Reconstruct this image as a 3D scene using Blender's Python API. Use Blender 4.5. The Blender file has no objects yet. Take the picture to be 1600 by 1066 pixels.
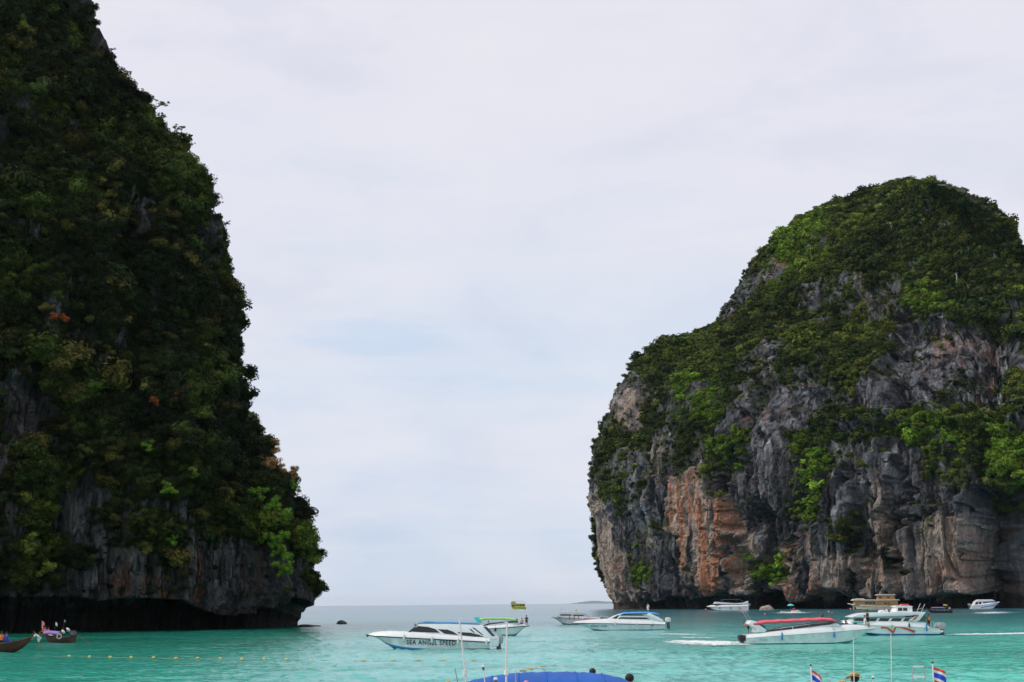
import bpy, bmesh, math, random
import numpy as np
from mathutils import Vector, Matrix, Euler

# ------------------------------------------------------------------ camera, sky, sun, exposure
PW, PH, F, CAMH = 1600.0, 1066.0, 2084.0, 4.2
PITCH = math.atan((944.2 - PH / 2) / F)
ROLL = -math.atan(0.0084)
scene = bpy.context.scene
col = scene.collection
R3 = (Matrix.Rotation(math.pi / 2 + PITCH, 3, 'X') @ Matrix.Rotation(ROLL, 3, 'Z'))
cd = bpy.data.cameras.new('camera')
cd.sensor_width = 36.0
cd.lens = F / PW * 36.0
cd.clip_start = 0.5
cd.clip_end = 60000
cam = bpy.data.objects.new('camera', cd)
cam.matrix_world = Matrix.Translation((0, 0, CAMH)) @ R3.to_4x4()
col.objects.link(cam)
scene.camera = cam
scene.view_settings.view_transform = 'Standard'
scene.view_settings.look = 'None'
scene.view_settings.exposure = 0.3
scene.view_settings.gamma = 1.0

SUN_EL, SUN_AZ = math.radians(46), math.radians(-100)   # azimuth from +Y towards +X: high on the left
world = bpy.data.worlds.new('World')
scene.world = world
world.use_nodes = True
wt = world.node_tree
wt.nodes.clear()
def N(t, kind, **kw):
    n = t.nodes.new(kind)
    for k, v in kw.items():
        if k in n.bl_rna.properties.keys():
            setattr(n, k, v)
        else:
            n.inputs[k.replace('_', ' ')].default_value = v
    return n
def ramp(t, fac, stops, interp='LINEAR'):
    n = t.nodes.new('ShaderNodeValToRGB')
    n.color_ramp.interpolation = interp
    while len(n.color_ramp.elements) < len(stops):
        n.color_ramp.elements.new(0.5)
    for e, (p, c) in zip(n.color_ramp.elements, stops):
        e.position = p
        e.color = (c[0], c[1], c[2], 1) if hasattr(c, '__len__') else (c, c, c, 1)
    if fac is not None:
        t.links.new(fac, n.inputs[0])
    return n.outputs[0]
def math_n(t, op, a, b=None, clamp=False):
    n = t.nodes.new('ShaderNodeMath'); n.operation = op; n.use_clamp = clamp
    for i, v in enumerate((a, b)):
        if v is None: continue
        if isinstance(v, (int, float)): n.inputs[i].default_value = v
        else: t.links.new(v, n.inputs[i])
    return n.outputs[0]
def mix_n(t, fac, a, b, blend='MIX'):
    n = t.nodes.new('ShaderNodeMix'); n.data_type = 'RGBA'; n.blend_type = blend; n.clamp_factor = True
    for i, v in ((0, fac), (6, a), (7, b)):
        if isinstance(v, (int, float)): n.inputs[i].default_value = v if i == 0 else (v, v, v, 1)
        elif isinstance(v, tuple): n.inputs[i].default_value = (*v, 1)
        else: t.links.new(v, n.inputs[i])
    return n.outputs[2]

tc = wt.nodes.new('ShaderNodeTexCoord')
sky = wt.nodes.new('ShaderNodeTexSky')
sky.sky_type = 'NISHITA'; sky.sun_disc = False
sky.sun_elevation = SUN_EL; sky.sun_rotation = SUN_AZ
sky.air_density = 1.0; sky.dust_density = 2.0; sky.altitude = 0
sep = wt.nodes.new('ShaderNodeSeparateXYZ'); wt.links.new(tc.outputs['Generated'], sep.inputs[0])
# overcast deck: colour by height above the horizon
deck = ramp(wt, sep.outputs[2], [(0.0, (.545, .665, .83)), (0.07, (.59, .70, .865)), (0.16, (.625, .73, .88)),
                                 (0.27, (.74, .765, .875)), (0.42, (.80, .79, .88)), (1.0, (.66, .67, .75))])
mp = N(wt, 'ShaderNodeMapping'); mp.inputs['Scale'].default_value = (1.2, 1.2, 5.5)
wt.links.new(tc.outputs['Generated'], mp.inputs[0])
n1 = N(wt, 'ShaderNodeTexNoise', Scale=2.3, Detail=5.0, Roughness=0.5, Distortion=0.25); wt.links.new(mp.outputs[0], n1.inputs[0])
mp2 = N(wt, 'ShaderNodeMapping'); mp2.inputs['Scale'].default_value = (1.5, 1.5, 16.0); mp2.inputs['Location'].default_value = (3.1, .4, 1.2)
wt.links.new(tc.outputs['Generated'], mp2.inputs[0])
n2 = N(wt, 'ShaderNodeTexNoise', Scale=3.0, Detail=6.0, Roughness=0.55, Distortion=0.4); wt.links.new(mp2.outputs[0], n2.inputs[0])
billow = ramp(wt, n1.outputs[0], [(0.34, 0.0), (0.62, 1.0)], 'EASE')
streak = ramp(wt, n2.outputs[0], [(0.42, 0.0), (0.66, 1.0)], 'EASE')
low = ramp(wt, sep.outputs[2], [(0.02, 1.0), (0.24, 0.0)])
white = mix_n(wt, math_n(wt, 'MULTIPLY', billow, 0.75), deck, (.805, .80, .885))
white = mix_n(wt, math_n(wt, 'MULTIPLY', math_n(wt, 'MULTIPLY', streak, low), 0.45), white, (.80, .80, .87))
n3 = N(wt, 'ShaderNodeTexNoise', Scale=4.5, Detail=4.0, Roughness=0.5); wt.links.new(mp.outputs[0], n3.inputs[0])
gap = ramp(wt, n3.outputs[0], [(0.50, 0.0), (0.66, 1.0)], 'EASE')
mid = ramp(wt, sep.outputs[2], [(0.05, 1.0), (0.30, 1.0), (.40, 0.1)])
white = mix_n(wt, math_n(wt, 'MULTIPLY', math_n(wt, 'MULTIPLY', gap, mid), .30), white, (.60, .70, .86))
n4 = N(wt, 'ShaderNodeTexNoise', Scale=5.5, Detail=7.0, Roughness=0.6, Distortion=.3)
mp4 = N(wt, 'ShaderNodeMapping'); mp4.inputs['Scale'].default_value = (.9, .9, 2.3); wt.links.new(tc.outputs['Generated'], mp4.inputs[0]); wt.links.new(mp4.outputs[0], n4.inputs[0])
white = mix_n(wt, ramp(wt, n4.outputs[0], [(.40, 0.0), (.68, .42)]), white, (.87, .86, .90))
white = mix_n(wt, ramp(wt, n4.outputs[0], [(.32, .30), (.50, 0.0)]), white, (.62, .65, .79))
# one small opening in the deck, left of the middle of the view, low down
gd = wt.nodes.new('ShaderNodeVectorMath'); gd.operation = 'SUBTRACT'; wt.links.new(tc.outputs['Generated'], gd.inputs[0])
gd.inputs[1].default_value = tuple((R3 @ Vector(((580 - PW / 2) / F, (PH / 2 - 548) / F, -1.0))).normalized())
gs = wt.nodes.new('ShaderNodeVectorMath'); gs.operation = 'MULTIPLY'; gs.inputs[1].default_value = (20, 20, 52); wt.links.new(gd.outputs[0], gs.inputs[0])
gl = wt.nodes.new('ShaderNodeVectorMath'); gl.operation = 'LENGTH'; wt.links.new(gs.outputs[0], gl.inputs[0])
gm = math_n(wt, 'ADD', gl.outputs['Value'], math_n(wt, 'MULTIPLY', math_n(wt, 'SUBTRACT', n2.outputs[0], .5), 5.5))
white = mix_n(wt, ramp(wt, gm, [(0.0, .34), (1.6, 0.0)], 'EASE'), white, (.50, .68, .90))
thin = ramp(wt, n2.outputs[0], [(0.30, 1.0), (0.44, 0.0)], 'EASE')
cloud = wt.nodes.new('ShaderNodeVectorMath'); cloud.operation = 'SCALE'; cloud.inputs['Scale'].default_value = 10.0
wt.links.new(white, cloud.inputs[0])
final = mix_n(wt, math_n(wt, 'ADD', math_n(wt, 'MULTIPLY', math_n(wt, 'MULTIPLY', thin, low), 0.0), 0.05), cloud.outputs[0], sky.outputs[0])
bg = N(wt, 'ShaderNodeBackground'); bg.inputs['Strength'].default_value = 0.083
wt.links.new(final, bg.inputs[0])
wo = wt.nodes.new('ShaderNodeOutputWorld'); wt.links.new(bg.outputs[0], wo.inputs[0])

sd = bpy.data.lights.new('sun', 'SUN'); sd.energy = 1.5; sd.angle = math.radians(10); sd.color = (1.0, .95, .87)
sun = bpy.data.objects.new('sun', sd)
sdir = Vector((math.sin(SUN_AZ) * math.cos(SUN_EL), math.cos(SUN_AZ) * math.cos(SUN_EL), math.sin(SUN_EL)))
sun.rotation_euler = sdir.to_track_quat('Z', 'Y').to_euler()
sun.location = sdir * 400
col.objects.link(sun)
scene.cycles.max_bounces = 6; scene.cycles.diffuse_bounces = 3; scene.cycles.glossy_bounces = 3
scene.cycles.transparent_max_bounces = 12
scene.cycles.volume_bounces = 1
scene.cycles.caustics_reflective = False; scene.cycles.volume_bounces = 1
scene.cycles.caustics_refractive = False

# ------------------------------------------------------------------ helpers
rnd = random.Random(11)
R3n = np.array(R3)
def ray(px, py):
    d = R3 @ Vector(((px - PW / 2) / F, (PH / 2 - py) / F, -1.0))
    return d / d.y
def at(px, py, z=0.0):
    """the point at height z that the photograph shows at this pixel"""
    d = ray(px, py)
    return Vector((0, 0, CAMH)) + d * ((z - CAMH) / d.z)
def atd(px, py, y):
    return Vector((0, 0, CAMH)) + ray(px, py) * y
def proj(P):
    q = (P - np.array([0, 0, CAMH])) @ R3n
    return PW / 2 + F * q[:, 0] / -q[:, 2], PH / 2 - F * q[:, 1] / -q[:, 2]

_r = np.random.RandomState(5)
_perm = np.concatenate([_r.permutation(256)] * 3).astype(np.int32)
_vals = _r.rand(256).astype(np.float32) * 2 - 1
def noise(x, y, z, seed=0):
    x = x + seed * 17.31; y = y - seed * 9.17; z = z + seed * 5.7
    xi, yi, zi = np.floor(x).astype(np.int32), np.floor(y).astype(np.int32), np.floor(z).astype(np.int32)
    fx, fy, fz = x - xi, y - yi, z - zi
    u, v, w = (f * f * f * (f * (f * 6 - 15) + 10) for f in (fx, fy, fz))
    def h(a, b, c):
        return _vals[_perm[_perm[_perm[(xi + a) & 255] + ((yi + b) & 255)] + ((zi + c) & 255)]]
    x00 = h(0, 0, 0) * (1 - u) + h(1, 0, 0) * u
    x10 = h(0, 1, 0) * (1 - u) + h(1, 1, 0) * u
    x01 = h(0, 0, 1) * (1 - u) + h(1, 0, 1) * u
    x11 = h(0, 1, 1) * (1 - u) + h(1, 1, 1) * u
    return (x00 * (1 - v) + x10 * v) * (1 - w) + (x01 * (1 - v) + x11 * v) * w
def fbm(x, y, z, o=4, seed=0, g=0.5):
    s, a, t = 0, 1.0, 0.0
    for i in range(o):
        s = s + a * noise(x, y, z, seed + i); t += a
        x, y, z, a = x * 2.03, y * 2.03, z * 2.03, a * g
    return s / t
def ridge(x, y, z, o=3, seed=0):
    s, a, t = 0, 1.0, 0.0
    for i in range(o):
        s = s + a * (1 - 2.2 * np.abs(noise(x, y, z, seed + i))); t += a
        x, y, z, a = x * 2.1, y * 2.1, z * 2.1, a * 0.5
    return s / t
def sstep(a, b, x):
    t = np.clip((x - a) / (b - a), 0, 1)
    return t * t * (3 - 2 * t)
def poly_mask(px, py, poly, soft=8.0):
    """1 inside the outline, falling to 0 over `soft` outside and inside of its edge"""
    out = np.zeros(px.shape, np.float32)
    xs = [p[0] for p in poly]; ys = [p[1] for p in poly]
    sel = (px > min(xs) - soft) & (px < max(xs) + soft) & (py > min(ys) - soft) & (py < max(ys) + soft)
    if not sel.any(): return out
    x, y = px[sel], py[sel]
    d = np.full(x.shape, 1e9); ins = np.zeros(x.shape, bool)
    n = len(poly)
    for i in range(n):
        x1, y1 = poly[i]; x2, y2 = poly[(i + 1) % n]
        ex, ey = x2 - x1, y2 - y1
        t = np.clip(((x - x1) * ex + (y - y1) * ey) / (ex * ex + ey * ey + 1e-9), 0, 1)
        d = np.minimum(d, (x - x1 - t * ex) ** 2 + (y - y1 - t * ey) ** 2)
        if abs(ey) > 1e-9:
            c = ((y1 > y) != (y2 > y)) & (x < ex * (y - y1) / ey + x1)
            ins ^= c
    d = np.sqrt(d) * np.where(ins, 1, -1)
    out[sel] = sstep(-soft, soft, d)
    return out

GLYPHS = {}
def glyphs(txt, shear):
    cu = bpy.data.curves.new('lettering', 'FONT'); cu.body = txt; cu.size = 1.0; cu.extrude = .012; cu.shear = shear; cu.space_character = 1.15
    cu.resolution_u = 2; cu.offset = .012
    ob = bpy.data.objects.new('lettering', cu); col.objects.link(ob)
    ev = ob.evaluated_get(bpy.context.evaluated_depsgraph_get()); tmp = ev.to_mesh()
    GLYPHS[(txt, shear)] = ([tuple(v.co) for v in tmp.vertices], [tuple(p.vertices) for p in tmp.polygons])
    ev.to_mesh_clear(); bpy.data.objects.remove(ob); bpy.data.curves.remove(cu)
for a_ in (('SEA ANGEL SPEED', 0.0), ('MARINE TRAVEL', .3), ('Tangy', .35)): glyphs(*a_)

def tag(o, label=None, cat=None, group=None, kind=None):
    if label: o['label'] = label
    if cat: o['category'] = cat
    if group: o['group'] = group
    if kind: o['kind'] = kind
    return o
def empty(name, loc=(0, 0, 0), rz=0.0, label=None, cat=None, group=None):
    o = bpy.data.objects.new(name, None); col.objects.link(o)
    o.location = loc; o.rotation_euler = (0, 0, rz); o.empty_display_size = 0.3
    return tag(o, label, cat, group)
def mesh_obj(name, verts, faces, mats, parent=None, smooth=False, fmat=None):
    me = bpy.data.meshes.new(name); me.from_pydata([tuple(v) for v in verts], [], faces)
    for m in (mats if isinstance(mats, (list, tuple)) else [mats]): me.materials.append(m)
    if fmat is not None: me.polygons.foreach_set('material_index', fmat)
    if smooth: me.polygons.foreach_set('use_smooth', [True] * len(me.polygons))
    me.update()
    o = bpy.data.objects.new(name, me); col.objects.link(o)
    if parent is not None: o.parent = parent
    return o
def grid_mesh(name, P, nu, nv, closed_u=False, smooth=True):
    me = bpy.data.meshes.new(name)
    nuq = nu if closed_u else nu - 1
    i, j = np.meshgrid(np.arange(nuq), np.arange(nv - 1))
    i2 = (i + 1) % nu
    q = np.stack([j * nu + i, j * nu + i2, (j + 1) * nu + i2, (j + 1) * nu + i], -1).reshape(-1, 4)
    me.vertices.add(len(P)); me.vertices.foreach_set('co', P.astype(np.float32).ravel())
    me.loops.add(q.size); me.loops.foreach_set('vertex_index', q.ravel().astype(np.int32))
    me.polygons.add(len(q)); me.polygons.foreach_set('loop_start', np.arange(0, q.size, 4, dtype=np.int32))
    me.update(calc_edges=True)
    me.polygons.foreach_set('use_smooth', np.full(len(q), smooth))
    return me
def vattr(me, name, arr):
    if arr.ndim == 2:
        a = me.attributes.new(name, 'FLOAT_COLOR', 'POINT')
        c = np.ones((len(arr), 4), np.float32); c[:, :3] = arr
        a.data.foreach_set('color', c.ravel())
    else:
        a = me.attributes.new(name, 'FLOAT', 'POINT'); a.data.foreach_set('value', arr.astype(np.float32))

def mat(name, color, rough=0.5, spec=0.4, metal=0.0, wear=0.12, scale=3.0, bump=0.0, coat=0.0):
    """painted / moulded surface with slight unevenness in tone and gloss"""
    m = bpy.data.materials.new(name); m.use_nodes = True
    t = m.node_tree; b = t.nodes['Principled BSDF']
    b.inputs['Metallic'].default_value = metal
    b.inputs['Specular IOR Level'].default_value = spec
    b.inputs['Coat Weight'].default_value = coat
    tcn = t.nodes.new('ShaderNodeTexCoord')
    n = N(t, 'ShaderNodeTexNoise', Scale=scale, Detail=5.0, Roughness=0.6); t.links.new(tcn.outputs['Object'], n.inputs[0])
    dk = tuple(c * (1 - wear * 1.6) for c in color); lt = tuple(min(1, c * (1 + wear * 0.7)) for c in color)
    t.links.new(ramp(t, n.outputs[0], [(0.3, dk), (0.7, lt)]), b.inputs['Base Color'])
    t.links.new(ramp(t, n.outputs[0], [(0.3, max(0.02, rough - .08)), (0.7, min(1, rough + .1))]), b.inputs['Roughness'])
    if bump:
        bp = N(t, 'ShaderNodeBump', Strength=bump, Distance=0.05); t.links.new(n.outputs[0], bp.inputs['Height'])
        t.links.new(bp.outputs[0], b.inputs['Normal'])
    return m
# ------------------------------------------------------------------ water
def water_material():
    m = bpy.data.materials.new('sea_water'); m.use_nodes = True
    t = m.node_tree; b = t.nodes['Principled BSDF']
    g = t.nodes.new('ShaderNodeNewGeometry')
    sp = t.nodes.new('ShaderNodeSeparateXYZ'); t.links.new(g.outputs['Position'], sp.inputs[0])
    # depth of the bay: pale sand shallows, then deeper water outside
    wv = N(t, 'ShaderNodeTexNoise', Scale=0.012, Detail=3.0); t.links.new(g.outputs['Position'], wv.inputs[0])
    yy = math_n(t, 'ADD', sp.outputs[1], math_n(t, 'MULTIPLY', math_n(t, 'SUBTRACT', wv.outputs[0], 0.5), 160.0))
    lg = math_n(t, 'DIVIDE', math_n(t, 'LOGARITHM', math_n(t, 'MAXIMUM', yy, 30.0), 10.0), 4.0)   # log10(y)/4
    c = ramp(t, lg, [(0.45, (.062, .55, .42)), (0.52, (.056, .50, .385)), (0.57, (.050, .40, .36)), (0.61, (.040, .24, .25)), (0.66, (.030, .12, .17)),
                     (0.74, (.035, .085, .15)), (1.0, (.05, .08, .15))])
    # left cliff's reflection and shade painted as darker water towards its foot
    side = ramp(t, math_n(t, 'DIVIDE', math_n(t, 'ADD', sp.outputs[0], 70.0), 80.0, clamp=True), [(0.0, 0.96), (0.5, 0.80), (1.0, 0.0)])
    near = ramp(t, lg, [(0.50, 0.55), (0.56, 1.0), (0.62, 1.0), (.66, 0.0)])
    c = mix_n(t, math_n(t, 'MULTIPLY', side, near), c, (.004, .105, .050))
    # sky reflection painted as paler colour down the middle of the bay
    bar = ramp(t, math_n(t, 'ABSOLUTE', math_n(t, 'DIVIDE', math_n(t, 'ADD', sp.outputs[0], math_n(t, 'MULTIPLY', math_n(t, 'SUBTRACT', wv.outputs[0], .5), 60.0)), 40.0)), [(0.0, .75), (.35, .6), (.8, 0.0)], 'EASE')  # bar: mask of the painted sky reflection
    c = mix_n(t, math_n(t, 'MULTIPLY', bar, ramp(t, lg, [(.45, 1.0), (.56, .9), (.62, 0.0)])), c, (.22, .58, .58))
    pt = N(t, 'ShaderNodeTexNoise', Scale=0.05, Detail=4.0, Roughness=0.6)
    mpp = N(t, 'ShaderNodeMapping'); mpp.inputs['Scale'].default_value = (0.5, 1.0, 1.0)
    t.links.new(g.outputs['Position'], mpp.inputs[0]); t.links.new(mpp.outputs[0], pt.inputs[0])
    c = mix_n(t, ramp(t, pt.outputs[0], [(0.42, 0.0), (0.62, 0.60)]), c, (.025, .28, .23))
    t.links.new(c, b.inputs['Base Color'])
    b.inputs['Roughness'].default_value = 0.18
    b.inputs['IOR'].default_value = 1.33
    b.inputs['Specular IOR Level'].default_value = 0.5
    h = None
    for sc, st, amp in ((0.13, (1, 1.6, 1), 0.6), (0.5, (1, 1.6, 1), 0.30), (1.7, (1, 1.4, 1), 0.12), (5.0, (1, 1, 1), 0.035)):
        mpn = N(t, 'ShaderNodeMapping'); mpn.inputs['Scale'].default_value = st; mpn.inputs['Rotation'].default_value = (0, 0, .3 * sc)
        t.links.new(g.outputs['Position'], mpn.inputs[0])
        n = N(t, 'ShaderNodeTexNoise', Scale=sc, Detail=2.0, Roughness=0.5, Distortion=0.6); t.links.new(mpn.outputs[0], n.inputs[0])
        v = math_n(t, 'MULTIPLY', n.outputs[0], amp)
        h = v if h is None else math_n(t, 'ADD', h, v)
    bp = N(t, 'ShaderNodeBump', Strength=1.0, Distance=1.0); t.links.new(h, bp.inputs['Height'])
    t.links.new(ramp(t, lg, [(.55, 1.0), (.66, .55), (.78, .3)]), bp.inputs['Strength'])
    t.links.new(bp.outputs[0], b.inputs['Normal'])
    return m
WATER = water_material()
ysl = [420, 500, 800, 1300, 2200, 4000, 8000, 16000, 30000, 54000]
vs, fs = [], []
for k, y in enumerate(ysl):
    w = 300 + y * 1.2
    vs += [(-w, y, 0), (w, y, 0)]
    if k: fs.append((2 * k - 2, 2 * k - 1, 2 * k + 1, 2 * k))
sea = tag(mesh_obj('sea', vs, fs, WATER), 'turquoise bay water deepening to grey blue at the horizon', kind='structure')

# the near water carries real ripples
def ripple_sheet():
    iy = np.linspace(1 / 22.0, 1 / 420.0, 420); ys = 1 / iy
    ys = np.concatenate([np.linspace(22, 55, 12, endpoint=False), 1 / np.linspace(1 / 55.0, 1 / 420.0, 400)])
    us = np.linspace(-1, 1, 760)
    U, Yg = np.meshgrid(us, ys)
    # spread columns: most of them across the field of view
    half = Yg * .42 + 4
    Xg = U * half
    chop = lambda sc, sd, sx=1.0: noise(Xg / sc * sx + .2 * Yg / sc, Yg / sc - .15 * Xg / sc, Yg * 0 + .5, sd)
    patchy = .55 + .75 * sstep(-.4, .5, fbm(Xg / 22, Yg / 40, Yg * 0, 2, 410))
    hgt = 1.8 * (.055 * chop(5.5, 400) + .050 * (1 - 2 * np.abs(chop(2.4, 401))) + .030 * (1 - 2 * np.abs(chop(1.0, 402))) + .05 * chop(14, 403))
    fade = sstep(420, 300, Yg) * sstep(1.0, .97, np.abs(U))
    Zg = (hgt - .085) * patchy * fade
    return grid_mesh('sea', np.stack([Xg.ravel(), Yg.ravel(), Zg.ravel()], 1), 760, len(ys))
me = ripple_sheet(); me.materials.append(WATER)
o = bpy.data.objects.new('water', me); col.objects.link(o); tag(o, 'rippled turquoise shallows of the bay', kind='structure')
vs, fs = [], []
for sgn in (-1, 1):
    b0 = len(vs)
    vs += [(sgn * (22 * .42 + 4), 22, 0), (sgn * 300, 22, 0), (sgn * (300 + 504), 420, 0), (sgn * (420 * .42 + 4), 420, 0)]
    fs.append((b0, b0 + 1, b0 + 2, b0 + 3) if sgn > 0 else (b0, b0 + 3, b0 + 2, b0 + 1))
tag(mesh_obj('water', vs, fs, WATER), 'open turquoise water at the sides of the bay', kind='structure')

# sand beach the photograph was taken from, below the frame
SAND = mat('sand', (.55, .49, .38), rough=.9, spec=.2, scale=1.5, wear=.15, bump=.3)
gx, gy = 61, 40
X, Y = np.meshgrid(np.linspace(-70, 70, gx), np.linspace(-25, 40, gy))
Z = np.interp(Y, [-25, 0, 12, 24, 40], [4.2, 2.55, 1.5, 0.0, -1.6]) + 0.12 * fbm(X / 4, Y / 4, X * 0, 3, 3)
me = grid_mesh('beach', np.stack([X.ravel(), Y.ravel(), Z.ravel()], 1), gx, gy); me.materials.append(SAND)
o = bpy.data.objects.new('beach', me); col.objects.link(o); tag(o, 'pale sand beach sloping into the water', kind='structure')

# ------------------------------------------------------------------ cliffs
def rock_material(name, bump_scale):
    m = bpy.data.materials.new(name); m.use_nodes = True
    t = m.node_tree; b = t.nodes['Principled BSDF']
    b.inputs['Roughness'].default_value = 0.95; b.inputs['Specular IOR Level'].default_value = 0.1
    a = N(t, 'ShaderNodeAttribute', attribute_name='tone')
    tcn = t.nodes.new('ShaderNodeTexCoord')
    mp_ = N(t, 'ShaderNodeMapping'); mp_.inputs['Scale'].default_value = (1, 1, .22); t.links.new(tcn.outputs['Object'], mp_.inputs[0])
    n = N(t, 'ShaderNodeTexNoise', Scale=bump_scale, Detail=6.0, Roughness=0.65); t.links.new(mp_.outputs[0], n.inputs[0])
    n2_ = N(t, 'ShaderNodeTexNoise', Scale=bump_scale * 2.5, Detail=4.0, Roughness=0.6); t.links.new(tcn.outputs['Object'], n2_.inputs[0])
    f = ramp(t, n.outputs[0], [(0.28, 0.55), (0.5, 1.0), (0.72, 1.4)])
    f2 = ramp(t, n2_.outputs[0], [(0.3, 0.75), (0.7, 1.2)])
    c = mix_n(t, 1.0, mix_n(t, 1.0, a.outputs['Color'], f, 'MULTIPLY'), f2, 'MULTIPLY')
    t.links.new(c, b.inputs['Base Color'])
    hs = math_n(t, 'ADD', n.outputs[0], math_n(t, 'MULTIPLY', n2_.outputs[0], 0.4))
    bp = N(t, 'ShaderNodeBump', Strength=0.9, Distance=1.3 / bump_scale); t.links.new(hs, bp.inputs['Height'])
    t.links.new(bp.outputs[0], b.inputs['Normal'])
    return m

def cliff_grid(silL, silR, DL, DR, bulge, back, tcols, zs, shape=0.55):
    wl = np.array([tuple(atd(x, y, DL)) for x, y in silL]); wr = np.array([tuple(atd(x, y, DR)) for x, y in silR])
    wl = wl[np.argsort(wl[:, 2])]; wr = wr[np.argsort(wr[:, 2])]
    aL = np.interp(zs, wl[:, 2], wl[:, 0]) / DL; aR = np.interp(zs, wr[:, 2], wr[:, 0]) / DR
    Wd = (aR - aL) / (aR[2] - aL[2])
    T, ZZ = np.meshgrid(tcols, zs); AL = aL[:, None]; AR = aR[:, None]; WW = np.clip(Wd, 0.02, 1.5)[:, None]
    fr = T <= 1
    s = 0.5 - 0.5 * np.cos(np.pi * T)
    sn = np.abs(np.sin(np.pi * T))
    D = DL + (DR - DL) * s - np.where(fr, bulge(s, ZZ) * sn ** shape * WW ** 1.0, -back * sn ** 0.7 * WW ** 1.1)
    A = AL + (AR - AL) * s
    return np.stack([A * D, D, ZZ], -1)

def grid_normals(G):
    du = np.roll(G, -1, 1) - np.roll(G, 1, 1)
    dv = np.empty_like(G); dv[1:-1] = G[2:] - G[:-2]; dv[0] = G[1] - G[0]; dv[-1] = G[-1] - G[-2]
    n = np.cross(du, dv)
    return n / (np.linalg.norm(n, axis=-1, keepdims=True) + 1e-9)

def relief(P, S, seed, amp=1.0):
    x, y, z = P[:, 0] / S, P[:, 1] / S, P[:, 2] / S
    # S metres to one unit of the rock's grain
    wx = x + 0.25 * fbm(x * .5, y * .5, z * .5, 2, seed + 40)
    big = fbm(x / 9, y / 9, z / 14, 3, seed)
    flute = ridge(wx / 3.2, y / 3.2, z / 14, 3, seed + 7)
    crack = 1 - sstep(0, .07, np.abs(noise(wx / 1.7, y / 1.7, z / 9, seed + 50))) + .7 * (1 - sstep(0, .05, np.abs(noise(wx / .8, y / .8, z / 4, seed + 51)))) + .2 * (1 - sstep(0, .05, np.abs(noise(x / 5, y / 5, z / 1.4, seed + 52)))) * 0
    spire = ridge(wx / 2.2, y / 2.2, z / 11, 3, seed + 9)
    flute2 = ridge(wx / 1.1, y / 1.1, z / 13, 2, seed + 13)
    strata = noise(x / 30, y / 30, z / 1.3, seed + 20) + 0.6 * noise(x / 8, y / 8, z / .5, seed + 21)
    bq = 4.0 * fbm(x / 3.6, y / 3.6, z / 11, 3, seed + 25)
    blocks = (np.floor(bq) + sstep(.42, .58, bq - np.floor(bq))) / 4.0
    fine = fbm(x * 1.1, y * 1.1, z * .8, 3, seed + 30)
    flute3 = ridge(wx / .42, y / .42, z / 7, 2, seed + 17)
    return S * amp * (2.0 * big + 0.75 * (flute - .3) + 0.6 * flute2 + 0.28 * flute3 - 0.7 * crack + 0.08 * strata + 0.8 * blocks + 0.45 * np.minimum(spire, .35) + 0.3 * fine)

def noisy_px(px, py, P, S, seed, amp):
    """face coordinates roughened so that outlines of cover and stains are ragged"""
    x, y, z = P[:, 0] / S, P[:, 1] / S, P[:, 2] / S
    return px + amp * fbm(x / 3, y / 3, z / 3, 4, seed, .6), py + amp * fbm(x / 3, y / 3, z / 4, 4, seed + 5, .6)

LEAF_MATS = {}
def leaf_material():
    m = bpy.data.materials.new('foliage'); m.use_nodes = True
    t = m.node_tree; b = t.nodes['Principled BSDF']
    b.inputs['Roughness'].default_value = 0.8; b.inputs['Specular IOR Level'].default_value = 0.07
    a = N(t, 'ShaderNodeAttribute', attribute_name='leaf_tone', attribute_type='INSTANCER')
    g = t.nodes.new('ShaderNodeTexCoord')
    n = N(t, 'ShaderNodeTexNoise', Scale=4.0, Detail=4.0); t.links.new(g.outputs['Object'], n.inputs[0])
    f = ramp(t, n.outputs[0], [(0.32, (.4, .45, .4)), (0.5, (1, 1, 1)), (0.68, (2.1, 1.95, 1.2))])
    t.links.new(mix_n(t, 1.0, a.outputs['Color'], f, 'MULTIPLY'), b.inputs['Base Color'])
    return m
LEAF = leaf_material()
def tone_leaf(name, c, dry=0.0):
    m = bpy.data.materials.new(name); m.use_nodes = True
    t = m.node_tree; b = t.nodes['Principled BSDF']
    b.inputs['Roughness'].default_value = 0.8; b.inputs['Specular IOR Level'].default_value = 0.07
    g = t.nodes.new('ShaderNodeTexCoord')
    n = N(t, 'ShaderNodeTexNoise', Scale=1.1, Detail=4.0); t.links.new(g.outputs['Object'], n.inputs[0])
    t.links.new(ramp(t, n.outputs[0], [(0.3, tuple(v * .5 for v in c)), (0.5, c), (0.72, tuple(v * 1.6 for v in c))]), b.inputs['Base Color'])
    return m

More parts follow.
